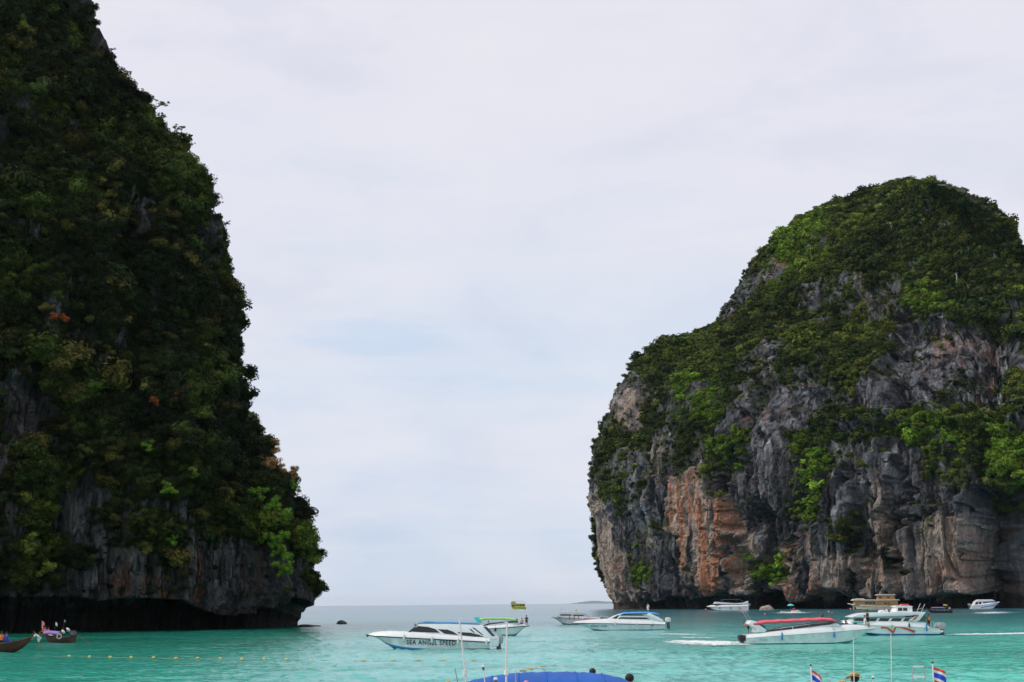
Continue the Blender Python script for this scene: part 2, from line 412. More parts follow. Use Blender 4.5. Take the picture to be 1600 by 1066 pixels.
def clump_geo(seed, lobes=6, leaves=330, leaf=0.15, flat=0.75, spread=.62):
    r = random.Random(seed); vs, fs = [], []
    L = []
    for k in range(lobes):
        a = r.uniform(0, 6.283); d = spread * math.sqrt(r.random())
        L.append((Vector((d * math.cos(a), d * math.sin(a), r.uniform(-.25, .5) * (1 - d * .6))), r.uniform(.30, .52)))
    for c, rad in L:       # dim core of twigs and inner leaves
        for (ax) in range(1):
            b0 = len(vs)
            for i in range(4):
                th = i / 4 * 6.283 + r.random()
                vs.append(c + Vector((math.cos(th), math.sin(th), 0)) * rad * .72)
            vs.append(c + Vector((0, 0, rad * .6))); vs.append(c - Vector((0, 0, rad * .6)))
            for i in range(4):
                fs.append((b0 + i, b0 + (i + 1) % 4, b0 + 4)); fs.append((b0 + (i + 1) % 4, b0 + i, b0 + 5))
    for k in range(leaves):
        c, rad = L[k % lobes]
        while True:
            d = Vector((r.gauss(0, 1), r.gauss(0, 1), r.gauss(0.25, 1)))
            if d.length > .1: break
        d.normalize()
        p = c + Vector((d.x, d.y, d.z * flat)) * rad * r.uniform(.82, 1.12)
        nrm = (d + Vector((r.uniform(-.8, .8), r.uniform(-.8, .8), r.uniform(-.2, .9)))).normalized()
        t1 = nrm.orthogonal().normalized(); t1.rotate(Matrix.Rotation(r.uniform(0, 6.28), 3, nrm)); t2 = nrm.cross(t1)
        s = leaf * r.uniform(.6, 1.3)
        b0 = len(vs)
        vs += [p - t1 * s, p + t2 * s * .55 + nrm * s * .1, p + t1 * s, p - t2 * s * .55 + nrm * s * .1]
        fs.append((b0, b0 + 1, b0 + 2, b0 + 3))
    return vs, fs

CL = bpy.data.collections.new('foliage_sources')
def clump_set(prefix, n, **kw):
    c = bpy.data.collections.new(prefix)
    for i in range(n):
        vs, fs = clump_geo(100 * len(prefix) + i, **kw)
        me = bpy.data.meshes.new(prefix); me.from_pydata([tuple(v) for v in vs], [], fs); me.materials.append(LEAF)
        me.update()
        c.objects.link(bpy.data.objects.new('%s_%d' % (prefix, i), me))
    return c
CLUMPS = clump_set('shrub_source', 8, lobes=7, leaves=800, leaf=.085)
COARSE = clump_set('crown_source', 8, lobes=8, leaves=420, leaf=.13)

def scatter(name, pts, rots, scales, tones, source, nvar, seed=0):
    me = bpy.data.meshes.new(name)
    me.vertices.add(len(pts)); me.vertices.foreach_set('co', pts.astype(np.float32).ravel())
    a = me.attributes.new('rot', 'FLOAT_VECTOR', 'POINT'); a.data.foreach_set('vector', rots.astype(np.float32).ravel())
    a = me.attributes.new('size', 'FLOAT_VECTOR', 'POINT'); a.data.foreach_set('vector', scales.astype(np.float32).ravel())
    a = me.attributes.new('variant', 'INT', 'POINT'); a.data.foreach_set('value', np.random.RandomState(seed).randint(0, nvar, len(pts)).astype(np.int32))
    vattr(me, 'leaf_tone', tones)
    me.materials.append(LEAF)
    ob = bpy.data.objects.new(name, me); col.objects.link(ob)
    ng = bpy.data.node_groups.new(name, 'GeometryNodeTree')
    ng.interface.new_socket('Geometry', in_out='INPUT', socket_type='NodeSocketGeometry')
    ng.interface.new_socket('Geometry', in_out='OUTPUT', socket_type='NodeSocketGeometry')
    gi = ng.nodes.new('NodeGroupInput'); go = ng.nodes.new('NodeGroupOutput')
    ci = ng.nodes.new('GeometryNodeCollectionInfo'); ci.inputs['Collection'].default_value = source
    ci.inputs['Separate Children'].default_value = True; ci.inputs['Reset Children'].default_value = True
    ip = ng.nodes.new('GeometryNodeInstanceOnPoints'); ip.inputs['Pick Instance'].default_value = True
    def att(nm, dt):
        n = ng.nodes.new('GeometryNodeInputNamedAttribute'); n.data_type = dt; n.inputs['Name'].default_value = nm
        return n.outputs['Attribute']
    ng.links.new(gi.outputs[0], ip.inputs['Points']); ng.links.new(ci.outputs[0], ip.inputs['Instance'])
    ng.links.new(att('variant', 'INT'), ip.inputs['Instance Index'])
    er = ng.nodes.new('FunctionNodeEulerToRotation'); ng.links.new(att('rot', 'FLOAT_VECTOR'), er.inputs[0])
    ng.links.new(er.outputs[0], ip.inputs['Rotation']); ng.links.new(att('size', 'FLOAT_VECTOR'), ip.inputs['Scale'])
    ng.links.new(ip.outputs[0], go.inputs[0])
    md = ob.modifiers.new('scatter', 'NODES'); md.node_group = ng
    return ob

# places where single shrubs of another kind grow (built one by one further down)
CLEAR = [(432, 700, 13), (428, 730, 17), (466, 732, 13), (467, 752, 9), (454, 779, 11), (476, 762, 8), (271, 621, 9), (284, 618, 6), (245, 631, 6), (105, 502, 8), (88, 499, 5),
         (148, 607, 14), (410, 778, 10), (430, 790, 11), (443, 805, 12), (437, 842, 11), (449, 868, 12), (446, 890, 12), (385, 716, 7)]
def plant(name, label, G, Nn, dens, tonefn, size, spacing, seed, lift=.25, lean=0.5, src=None, sig=.38, emin=.0):
    """spread shrub clumps over a cliff's faces where `dens` says something grows"""
    r = np.random.RandomState(seed)
    a = G[:-1, :-1]; b = G[:-1, 1:]; c = G[1:, :-1]
    area = np.linalg.norm(np.cross(b - a, c - a), axis=-1)
    d = dens[:-1, :-1] * area / (spacing * spacing)
    hit = r.rand(*d.shape) < np.clip(d, 0, 1)
    j, i = np.nonzero(hit)
    P = G[j, i] + (b[j, i] - a[j, i]) * r.rand(len(j), 1) + (c[j, i] - a[j, i]) * r.rand(len(j), 1)
    qx, qy = proj(P); ok = np.ones(len(j), bool)
    for cx_, cy_, cr_ in CLEAR: ok &= (qx - cx_) ** 2 + (qy - cy_) ** 2 > (1.45 * cr_) ** 2
    P, j, i = P[ok], j[ok], i[ok]
    n = Nn[j, i]
    s = size * np.exp(r.normal(0, sig, len(j)))
    s = s * (0.55 + 0.6 * dens[j, i])
    up = n * lean + np.array([0, 0, 1.0]); up /= np.linalg.norm(up, axis=1, keepdims=True)
    P = P + n * (s * lift)[:, None]
    rx = -np.arcsin(np.clip(up[:, 1], -1, 1)); ry = np.arctan2(up[:, 0], up[:, 2])
    rots = np.stack([rx, ry, r.uniform(0, 6.28, len(j))], 1)
    sc = s[:, None] * np.stack([r.uniform(.85, 1.3, len(j)), r.uniform(.85, 1.3, len(j)), r.uniform(.7, 1.25, len(j))], 1)
    ob = scatter(name, P, rots, sc, tonefn(P, j, i, r), src or CLUMPS, 8, seed)
    tag(ob, label, kind='stuff')
    print(name, len(j))
    return ob

def add_cliff(name, G, tone, mat_, label):
    nv, nu, _ = G.shape
    me = grid_mesh(name, G.reshape(-1, 3), nu, nv, closed_u=True, smooth=False)
    vattr(me, 'tone', tone)
    me.materials.append(mat_)
    ob = bpy.data.objects.new(name, me); col.objects.link(ob)
    return tag(ob, label, kind='structure')

def hexmix(base, c, m):
    return base * (1 - m[:, None]) + np.array(c)[None, :] * m[:, None]

def hold_outline(h, shp, nf, s, thick, win):
    """keep the broad outline of the rock where the survey puts it; only its detail stays"""
    H = h.reshape(shp[:2]).copy(); k = np.ones(win) / win
    for e, w in ((0, sstep(.22, 0.0, s)), (nf - 1, sstep(.78, 1.0, s))):
        c = H[:, max(0, e - 4):e + 5].mean(1) if e else (H[:, :5].mean(1))
        m = np.convolve(np.pad(c, win // 2, mode='edge'), k, mode='valid')[:shp[0]]
        H -= w * (m + thick)[:, None] if np.ndim(thick) else w * (m + thick)[:, None]
    return H.ravel()

# ---- right-hand rock
silL = [(955, 957), (957, 948), (945, 925), (935, 880), (925, 810), (921, 770), (922, 720), (930, 690), (945, 655), (962, 605), (975, 592), (995, 568),
        (1020, 543), (1050, 535), (1075, 528), (1115, 506), (1130, 480), (1150, 450), (1170, 418), (1200, 383), (1245, 347), (1290, 325), (1340, 305), (1400, 289), (1432, 286)]
silR = [(1690, 960), (1690, 900), (1680, 800), (1660, 700), (1640, 600), (1622, 500), (1610, 440), (1597, 395), (1582, 365), (1560, 340), (1530, 318), (1500, 300), (1470, 291), (1450, 286.5)]
DL_, DR_ = 1060.0, 760.0
ztop = min(atd(1432, 287, DL_).z, atd(1450, 287, DR_).z)
# each side's outline reaches the same summit height
kL = ztop / atd(1432, 287, DL_).z; kR = ztop / atd(1450, 287, DR_).z
def right_rock():
    D0 = 900.0
    nf, nb, nz = 720, 60, 600
    tc_ = np.concatenate([np.linspace(0.0, 1.0, nf), 1 + np.linspace(0, 1, nb + 2)[1:-1]])
    zt = atd(1440, 286, D0).z
    zs = -3 + (zt + 3 - .5) * np.sin(np.linspace(0, 1, nz) ** 0.92 * math.pi / 2) ** 1.0
    # height -> outline in units of a common distance D0, then moved to each side's own distance
    def outline(sil):
        w = np.array([(atd(x, y, D0).x / D0, atd(x, y, D0).z) for x, y in sil]); w = w[np.argsort(w[:, 1])]
        return np.interp(zs, w[:, 1], w[:, 0])
    aL, aR = outline(silL), outline(silR)
    T, E = np.meshgrid(tc_, zs)
    s = 0.5 - 0.5 * np.cos(np.pi * T); sn = np.abs(np.sin(np.pi * T)); fr = T <= 1
    A = aL[:, None] + (aR - aL)[:, None] * s
    Wn = ((aR - aL) / (aR[3] - aL[3]))[:, None]
    Wn = np.clip(Wn, 0.01, 1.2)
    base = DL_ + (DR_ - DL_) * s
    D = base - np.where(fr, 130 * sn ** .6 * Wn, -230 * sn ** .7 * Wn)
    # the top leans back towards the summit
    D = D + 60 * np.clip(E / zt, 0, 1) ** 2 * s * np.where(fr, 1, 0)
    Z = np.where(E > 0, E * np.where(fr, D, base) / D0, E)
    return np.stack([A * D, D, Z], -1), zt, np.broadcast_to(Wn, D.shape).ravel(), s
G, zt, WNR, SR = right_rock()
shp = G.shape
Pb = G.reshape(-1, 3)
Nn = grid_normals(G); 
if Nn[300, 360, 1] > 0: Nn = -Nn
px, py = proj(Pb)
S = 4.2
front = (np.arange(shp[1]) < 720)[None, :].repeat(shp[0], 0).ravel()
Pq = Pb * np.array([1, .5, 1])
h = relief(Pq, S, 3)
edge = np.minimum(1, (np.minimum(np.abs(px - 915), 60)) / 60 * 0.6 + .4)
h = h * edge * (.15 + .85 * sstep(0.02, .45, WNR))
nx, ny = noisy_px(px, py, Pb, S, 60, 34)
def push(poly, depth, soft=6):
    global h
    h = h + depth * poly_mask(nx, ny, poly, soft) * front
# buttresses and bays of the face
push([(1520, 770), (1640, 740), (1640, 1000), (1530, 1000), (1515, 880)], -42, 9)
push([(1368, 720), (1392, 690), (1412, 760), (1400, 960), (1362, 960)], 9, 5)
push([(1415, 800), (1440, 775), (1520, 800), (1525, 960), (1425, 960)], 8, 6)
push([(1395, 740), (1410, 720), (1425, 800), (1415, 900), (1400, 860)], -9, 5)
push([(1290, 760), (1330, 730), (1345, 900), (1340, 960), (1285, 960)], 9, 6)
push([(1235, 840), (1285, 820), (1290, 960), (1230, 960)], 6, 6)
push([(1165, 800), (1235, 790), (1225, 930), (1180, 930)], -12, 8)
push([(1130, 720), (1160, 700), (1175, 800), (1165, 930), (1140, 860)], -10, 7)
push([(1060, 740), (1120, 730), (1150, 880), (1130, 930), (1075, 915), (1055, 830)], 6, 6)
push([(1405, 500), (1590, 510), (1585, 650), (1400, 650), (1370, 560)], -11, 10)
push([(1300, 640), (1600, 640), (1600, 665), (1300, 665)], 7, 8)
push([(1180, 590), (1330, 600), (1330, 640), (1150, 650)], -6, 8)
push([(925, 690), (1000, 700), (1010, 800), (930, 800)], 4, 8)
push([(1525, 480), (1545, 480), (1560, 760), (1535, 760)], -9, 6)
low_ = sstep(720, 800, py) * sstep(1120, 1180, px)
h = h + low_ * S * (1.0 * (ridge(Pq[:, 0] / S / 1.5, Pq[:, 1] / S / 1.5, Pb[:, 2] / S / 26, 3, 61) - .35) - 1.0 * (1 - sstep(0, .06, np.abs(noise(Pq[:, 0] / S / 1.2, Pq[:, 1] / S / 1.2, Pb[:, 2] / S / 15, 62)))))
# wave-cut notch and sea caves at the waterline
zt_n = Pb[:, 2]
notch_h = 7.0 + 4 * noise(Pb[:, 0] / 30, Pb[:, 1] / 30, Pb[:, 1] * 0, 77)
cut = (1 - sstep(notch_h * .7, notch_h * 1.25, zt_n)) * front
cut = cut * sstep(960, 1000, px)
h = h - 11 * cut
push([(1170, 948), (1180, 924), (1215, 921), (1250, 932), (1272, 950), (1268, 966), (1165, 966)], -45, 3)
push([(1290, 950), (1310, 940), (1345, 944), (1350, 966), (1290, 966)], -25, 3)
push([(1440, 948), (1455, 930), (1500, 928), (1520, 940), (1520, 966), (1440, 966)], -28, 3)
h = hold_outline(h, shp, 720, SR, 2.5, 41)
Hn = Nn.copy(); Hn[..., 2] *= .6
Pd = Pb + Hn.reshape(-1, 3) * h[:, None]
Pd[:, 2] += 0.10 * S * fbm(Pb[:, 0] / S, Pb[:, 1] / S, Pb[:, 2] / S, 2, 91)
GR = Pd.reshape(shp); NR = grid_normals(GR)
if NR[300, 360, 1] > 0: NR = -NR
# vegetation outlines
nx2, ny2 = noisy_px(px, py, Pb, S, 70, 24)
veg = np.zeros(len(px), np.float32)
VEG = [
 ([(1120, 520), (1150, 450), (1170, 400), (1290, 300), (1440, 260), (1560, 310), (1640, 430), (1640, 560), (1590, 520), (1520, 500), (1440, 495), (1400, 505), (1375, 560), (1330, 605), (1290, 580), (1210, 600), (1180, 570), (1140, 545)], 1.0),
 ([(1000, 540), (1115, 500), (1180, 560), (1210, 610), (1185, 640), (1130, 640), (1105, 700), (1070, 730), (1020, 745), (990, 800), (945, 780), (930, 740), (930, 690), (1000, 650), (1010, 590), (975, 600)], .6),
 ([(1105, 700), (1170, 675), (1175, 700), (1130, 740), (1108, 735)], 1.0),
 ([(1215, 690), (1260, 670), (1320, 625), (1400, 655), (1540, 635), (1640, 610), (1640, 790), (1560, 790), (1535, 740), (1490, 700), (1440, 710), (1400, 680), (1330, 690), (1305, 720), (1300, 780), (1275, 815), (1245, 810), (1250, 740)], 1.0),
 ([(1425, 700), (1490, 695), (1520, 740), (1500, 775), (1440, 745)], .6),
 ([(1170, 880), (1225, 862), (1228, 908), (1180, 912)], .85),
 ([(980, 850), (1005, 825), (1020, 860), (1010, 925), (992, 925)], .7),
 ([(1540, 560), (1600, 560), (1640, 620), (1560, 640)], .7),
 ([(1270, 560), (1330, 560), (1330, 640), (1270, 630)], .6),
 ([(945, 640), (985, 620), (990, 700), (940, 720)], .5),
 ([(1010, 800), (1050, 790), (1050, 860), (1020, 850)], .35),
 ([(1300, 810), (1340, 800), (1340, 830), (1310, 840)], .6),
]
for poly, k in VEG: veg = np.maximum(veg, k * poly_mask(nx2, ny2, poly, 12))
ROCKWIN = [
 ([(1165, 425), (1200, 400), (1245, 405), (1240, 440), (1180, 455), (1130, 520), (1120, 500)], .92),
 ([(1240, 445), (1300, 430), (1410, 440), (1400, 480), (1330, 490), (1250, 490)], .7),
 ([(1190, 530), (1215, 520), (1215, 590), (1195, 590)], .9),
 ([(960, 605), (985, 600), (985, 670), (960, 670)], .9), ([(1405, 512), (1530, 512), (1590, 530), (1585, 625), (1400, 640), (1340, 620), (1380, 565)], .93), ([(1185, 598), (1270, 600), (1335, 618), (1310, 645), (1225, 668), (1190, 650)], .85), ([(1118, 645), (1205, 640), (1210, 672), (1120, 690)], .8),
 ([(1040, 590), (1060, 600), (1060, 640), (1040, 640)], .5),
 ([(1290, 690), (1310, 670), (1325, 700), (1300, 725)], .9),
]
for poly, k in ROCKWIN: veg = veg * (1 - k * poly_mask(nx2, ny2, poly, 8))
x_, y_, z_ = Pb[:, 0] / S, Pb[:, 1] / S, Pb[:, 2] / S
patch = fbm(x_ / 5, y_ / 5, z_ / 5, 4, 110, .6)
ledge = np.clip(NR.reshape(-1, 3)[:, 2], -1, 1)
veg = np.clip(veg * (.95 + 2.1 * patch + .9 * ledge), 0, 1)
stray = sstep(.22, .45, patch + .5 * ledge - .1) * sstep(960, 900, py) * .35
veg = np.maximum(veg, stray)
veg = np.where(front, veg, .8)
veg = veg * sstep(10, 22, Pb[:, 2])
# rock colours: dark weathered grey, pale limestone, buff and rust seeps running down the face; shade painted in the right recess
y_ = y_ * .5
st = fbm(x_ / 1.4, y_ / 1.4, z_ / 22, 4, 120, .65)
st2 = fbm(x_ / .8, y_ / .8, z_ / 9, 3, 130, .6)
tone = np.tile(np.array([.135, .135, .148]), (len(px), 1))
tone = hexmix(tone, (.29, .29, .30), sstep(.0, .38, st))
tone = hexmix(tone, (.035, .035, .04), sstep(.0, .35, -st2))
st3 = fbm(x_ / .35, y_ / .35, z_ / 9, 3, 140, .6)
tone = tone * (1 + 1.2 * st3)[:, None]
buff = np.zeros(len(px)); rust = np.zeros(len(px)); dark = np.zeros(len(px))
for poly, k in [
  ([(1055, 740), (1115, 720), (1135, 800), (1165, 880), (1165, 925), (1110, 925), (1075, 900), (1050, 830)], 1.0),
  ([(921, 770), (950, 770), (965, 860), (995, 930), (990, 955), (940, 955)], .95),
  ([(1235, 850), (1290, 845), (1345, 880), (1400, 840), (1470, 800), (1520, 830), (1520, 935), (1200, 945)], .7),
  ([(1375, 730), (1395, 730), (1410, 860), (1370, 860)], .8),
  ([(960, 610), (985, 610), (985, 670), (960, 670)], .8),
  ([(1020, 690), (1045, 700), (1035, 745), (1010, 740)], .7),
  ([(1440, 505), (1560, 515), (1560, 560), (1440, 560)], .25),
  ([(1150, 880), (1180, 880), (1180, 940), (1140, 940)], .6)]:
    buff = np.maximum(buff, k * poly_mask(nx, ny, poly, 10))
for poly, k in [
  ([(1055, 745), (1115, 735), (1140, 800), (1160, 925), (1090, 930), (1050, 850)], 1.0),
  ([(950, 870), (975, 880), (985, 920), (958, 920)], .8),
  ([(1232, 845), (1268, 838), (1300, 935), (1238, 935)], 1.0),
  ([(1370, 820), (1405, 825), (1412, 915), (1370, 915)], .95),
  ([(1440, 860), (1520, 850), (1510, 920), (1450, 920)], .45),
  ([(1205, 405), (1245, 410), (1240, 430), (1205, 430)], .9),
  ([(1440, 510), (1480, 510), (1475, 560), (1445, 560)], .5), ([(1520, 540), (1550, 540), (1550, 580), (1525, 580)], .4),
  ([(1330, 890), (1345, 860), (1350, 930), (1325, 935)], .6)]:
    rust = np.maximum(rust, k * poly_mask(nx, ny, poly, 8))
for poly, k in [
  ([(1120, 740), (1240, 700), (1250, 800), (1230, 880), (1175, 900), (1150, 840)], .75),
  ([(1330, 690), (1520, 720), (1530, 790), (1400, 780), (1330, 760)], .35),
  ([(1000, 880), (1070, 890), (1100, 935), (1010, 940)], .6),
  ([(1515, 780), (1640, 760), (1640, 960), (1520, 960)], .8)]:  # shade of the recessed bay, painted into the rock colour
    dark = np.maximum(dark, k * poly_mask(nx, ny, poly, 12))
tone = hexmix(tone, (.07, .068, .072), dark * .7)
tone = hexmix(tone, (.52, .41, .33), buff * np.where(px < 1000, 1, sstep(-.36, .05, st + .5 * st2)) * .9)
tone = hexmix(tone, (.46, .19, .10), rust * sstep(-.12, .25, st2 + .5 * st3 + .3 * st) * .85)
tone = hexmix(tone, (.30, .14, .08), sstep(.3, .5, st2) * .35)
tone = hexmix(tone, (.035, .033, .030), (1 - sstep(2.0, 7.0, Pb[:, 2])) * .85)      # wet tidal band
tone = hexmix(tone, (.052, .068, .024), np.clip(veg * 1.3, 0, 1))
ROCK_R = rock_material('limestone', .16)
add_cliff('cliff', GR, tone, ROCK_R, 'rounded limestone cliff island with grey and rust streaked faces under green scrub')
light = np.zeros(len(px))
for poly, k in [
  ([(1240, 720), (1300, 690), (1310, 760), (1270, 810), (1245, 800)], 1.0),
  ([(1170, 870), (1225, 862), (1228, 912), (1180, 915)], 1.0),
  ([(1220, 360), (1290, 335), (1300, 380), (1200, 470), (1180, 450)], .7),
  ([(1050, 590), (1120, 590), (1130, 660), (1060, 650)], .8),
  ([(1420, 440), (1480, 450), (1480, 490), (1400, 500)], .6),
  ([(1400, 655), (1480, 650), (1500, 700), (1420, 700)], .7),
  ([(1540, 660), (1600, 660), (1600, 750), (1560, 740)], .7),
  ([(1230, 680), (1260, 675), (1270, 720), (1240, 720)], .5),
  ([(985, 830), (1020, 830), (1020, 930), (990, 930)], .8),
  ([(1110, 690), (1170, 680), (1170, 705), (1120, 735)], .5)]:
    light = np.maximum(light, k * poly_mask(nx2, ny2, poly, 14))
lightG = light.reshape(shp[:2])
def tone_right(P, j, i, r):
    a = fbm(P[:, 0] / 34, P[:, 1] / 34, P[:, 2] / 34, 3, 200); b = r.rand(len(P))
    t = np.tile(np.array([.036, .052, .012]), (len(P), 1))
    t = hexmix(t, (.090, .120, .020), sstep(-.05, .40, a))
    t = hexmix(t, (.016, .034, .013), sstep(.55, .9, b) * .8)
    t = hexmix(t, (.105, .115, .030), (b < .12) * .8)
    t = hexmix(t, (.17, .30, .028), lightG[j, i] * (.45 + .5 * r.rand(len(P))))
    return t * np.exp(r.normal(0, .36, len(P)))[:, None]
vis = ((np.arange(shp[1]) < 720) * 1.0)[None, :] * np.ones((shp[0], 1))
plant('cliff_scrub', 'mixed green scrub and small trees clinging to the round cliff island', GR, NR, veg.reshape(shp[:2]), tone_right, 1.9, 2.9, 21, src=COARSE, sig=.45)
plant('cliff_trees', 'rounded tree crowns standing above the scrub of the cliff island', GR, NR, np.clip(veg.reshape(shp[:2]) * 1.3 - .5, 0, 1), tone_right, 3.4, 8.5, 23, src=COARSE, lift=.35, sig=.3)

# ---- left-hand rock
silE = [(462, 984), (462, 975), (475, 955), (488, 937), (502, 905), (503, 880), (500, 840), (493, 800), (487, 760), (475, 725), (465, 700), (440, 665),
        (425, 620), (412, 580), (405, 540), (403, 500), (395, 460), (382, 430), (373, 380), (368, 340), (356, 320), (346, 290), (328, 260), (302, 245), (285, 225),
        (260, 200), (230, 155), (206, 130), (188, 110), (170, 85), (146, 60), (130, 30), (120, 0), (108, -60), (95, -150), (40, -240), (-60, -310), (-190, -350)]
silW = [(-560, 990), (-570, 800), (-560, 500), (-540, 200), (-500, 0), (-440, -150), (-350, -260), (-230, -345)]
def left_rock():
    D0 = 250.0
    zt = atd(-200, -348, D0).z
    nf1, nf2, nb, nz = 120, 560, 50, 720
    # most columns on the part of the face the bay looks at
    tc_ = np.concatenate([np.linspace(0, .40, nf1, endpoint=False), np.linspace(.40, 1.0, nf2), 1 + np.linspace(0, 1, nb + 2)[1:-1]])
    zvis = 135.0
    zs = np.concatenate([np.linspace(-3, zvis, nz - 90, endpoint=False), zvis + (zt - zvis - .3) * np.sin(np.linspace(0, 1, 90) * math.pi / 2)])
    def outline(sil):
        w = np.array([(atd(x, y, D0).x / D0, atd(x, y, D0).z) for x, y in sil]); w = w[np.argsort(w[:, 1])]
        return np.interp(zs, w[:, 1], w[:, 0])
    aL, aR = outline(silW), outline(silE)
    T, E = np.meshgrid(tc_, zs)
    s = 0.5 - 0.5 * np.cos(np.pi * T); sn = np.abs(np.sin(np.pi * T)); fr = T <= 1
    A = aL[:, None] + (aR - aL)[:, None] * s
    Wn = np.clip(((aR - aL) / (aR[3] - aL[3])), .01, 1.2)[:, None]
    base = 240 + (285 - 240) * s
    D = base - np.where(fr, 34 * sn ** .55 * Wn, -70 * sn ** .7 * Wn)
    D = D + np.where(fr, 16 * np.clip(E / zt, 0, 1.0) ** 1.3, 0)
    Z = np.where(E > 0, E * np.where(fr, D, base) / D0, E)
    return np.stack([A * D, D, Z], -1), nf1 + nf2, s
GL, nfr, SL = left_rock()
shp = GL.shape
Pb = GL.reshape(-1, 3); Nn = grid_normals(GL)
if Nn[300, 400, 1] > 0: Nn = -Nn
px, py = proj(Pb); S = 1.5
front = (np.arange(shp[1]) < nfr)[None, :].repeat(shp[0], 0).ravel()
h = relief(Pb, S, 9, 1.0) * np.where(px > 300, .75, 1)
nx, ny = noisy_px(px, py, Pb, S, 61, 24)
push([(180, 380), (215, 300), (240, 420), (230, 560), (190, 560)], -3.5, 10)
push([(320, 280), (365, 330), (380, 480), (340, 480), (310, 360)], -3.0, 10)
push([(60, 420), (150, 330), (160, 560), (80, 640)], 3.5, 20)
push([(220, 560), (330, 500), (380, 640), (300, 760), (230, 700)], 4.0, 22)
push([(100, 740), (165, 730), (160, 850), (95, 850)], -2.5, 8)
push([(10, 590), (75, 600), (90, 690), (0, 690)], -2.5, 8)
push([(320, 820), (400, 800), (410, 960), (330, 960)], -2.0, 8)
push([(400, 600), (440, 640), (420, 800), (370, 760)], -3.5, 10)
push([(410, 780), (470, 740), (490, 880), (430, 930)], 3.0, 12)
push([(210, 90), (290, 190), (300, 320), (220, 240)], 2.5, 14)
# deep wave-cut notch; its lip steps down towards the point
lip = np.interp(px, [-600, 0, 200, 285, 305, 340, 400, 420, 452, 480, 500], [5.6, 5.3, 5.2, 5.3, 3.4, 1.9, 2.0, 3.6, 6.0, 4.0, 1.5])
lip = lip + .8 * noise(Pb[:, 0] / 4, Pb[:, 1] / 4, Pb[:, 1] * 0, 78)
cut = (1 - sstep(lip - .7, lip + .9, Pb[:, 2])) * front * (1 - sstep(470, 505, px))
h = h - 11 * cut
kz = sstep(4, 11, Pb[:, 2]); h = h * (1 - kz) + kz * hold_outline(h, shp, nfr, SL, np.interp(GL[:, 10, 2], [0, 14, 34, 60, 90], [3.0, 3.8, 7.0, 5.2, 4.4]), 51)
Hn = Nn.copy(); Hn[..., 2] *= .6
Pd = Pb + Hn.reshape(-1, 3) * h[:, None]
GLd = Pd.reshape(shp); NL = grid_normals(GLd)
if NL[300, 400, 1] > 0: NL = -NL
nx2, ny2 = noisy_px(px, py, Pb, S, 71, 38)
veg = np.full(len(px), 1.0, np.float32)
for poly, k in [
  ([(95, 745), (165, 735), (168, 860), (90, 850)], .97), ([(5, 585), (80, 600), (100, 680), (130, 740), (95, 700), (0, 690)], .95),
  ([(-10, 790), (30, 800), (30, 870), (-10, 870)], .95), ([(110, 160), (145, 150), (150, 235), (120, 235)], .9),
  ([(205, 310), (240, 300), (240, 400), (205, 400)], .85), ([(340, 300), (368, 330), (375, 420), (345, 420)], .8),
  ([(280, 850), (400, 820), (480, 900), (500, 960), (470, 990), (290, 990)], .95),
  ([(-10, 878), (120, 885), (300, 860), (300, 960), (-10, 960)], .55),
  ([(110, 872), (160, 868), (170, 930), (105, 930)], .97),
  ([(232, 440), (252, 440), (252, 500), (232, 500)], .8), ([(190, 480), (215, 480), (215, 560), (190, 560)], .6),
  ([(160, 310), (190, 330), (190, 390), (165, 390)], .6), ([(-10, 160), (15, 170), (15, 260), (-10, 260)], .85),
  ([(300, 800), (325, 790), (330, 900), (305, 900)], .7), ([(255, 790), (290, 800), (290, 860), (250, 850)], .55)]:
    veg = veg * (1 - k * poly_mask(nx2, ny2, poly, 8))
x_, y_, z_ = Pb[:, 0] / S, Pb[:, 1] / S, Pb[:, 2] / S
patch = fbm(x_ / 5, y_ / 5, z_ / 5, 4, 210, .6)
ledge = NL.reshape(-1, 3)[:, 2]
veg = np.clip(veg * (.85 + 1.7 * patch + .9 * ledge), 0, 1)
veg = np.where(front, veg, .7)
veg = veg * sstep(5.6, 8.0, Pb[:, 2])
st = fbm(x_ / 1.6, y_ / 1.6, z_ / 12, 4, 220, .6)
st2 = fbm(x_ / .8, y_ / .8, z_ / 7, 3, 230, .6)
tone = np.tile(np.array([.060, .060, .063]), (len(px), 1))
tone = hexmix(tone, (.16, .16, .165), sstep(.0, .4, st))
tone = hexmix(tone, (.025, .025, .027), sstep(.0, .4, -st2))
rust = np.zeros(len(px))
for poly, k in [([(292, 860), (315, 855), (312, 950), (296, 950)], 1.0), ([(225, 905), (250, 905), (250, 935), (225, 935)], .7),
                ([(180, 890), (260, 900), (250, 925), (180, 920)], .35)]:
    rust = np.maximum(rust, k * poly_mask(nx, ny, poly, 8))
tone = hexmix(tone, (.26, .10, .05), rust * sstep(-.3, .3, st2))
tone = hexmix(tone, (.11, .075, .05), sstep(.25, .5, st2) * .5)
tone = hexmix(tone, (.020, .019, .018), (1 - sstep(1.0, 4.0, Pb[:, 2])) * .9)
tone = hexmix(tone, (.014, .018, .009), np.clip(veg * 1.4, 0, 1))
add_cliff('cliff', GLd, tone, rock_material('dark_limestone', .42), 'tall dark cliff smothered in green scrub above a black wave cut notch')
light = np.zeros(len(px))
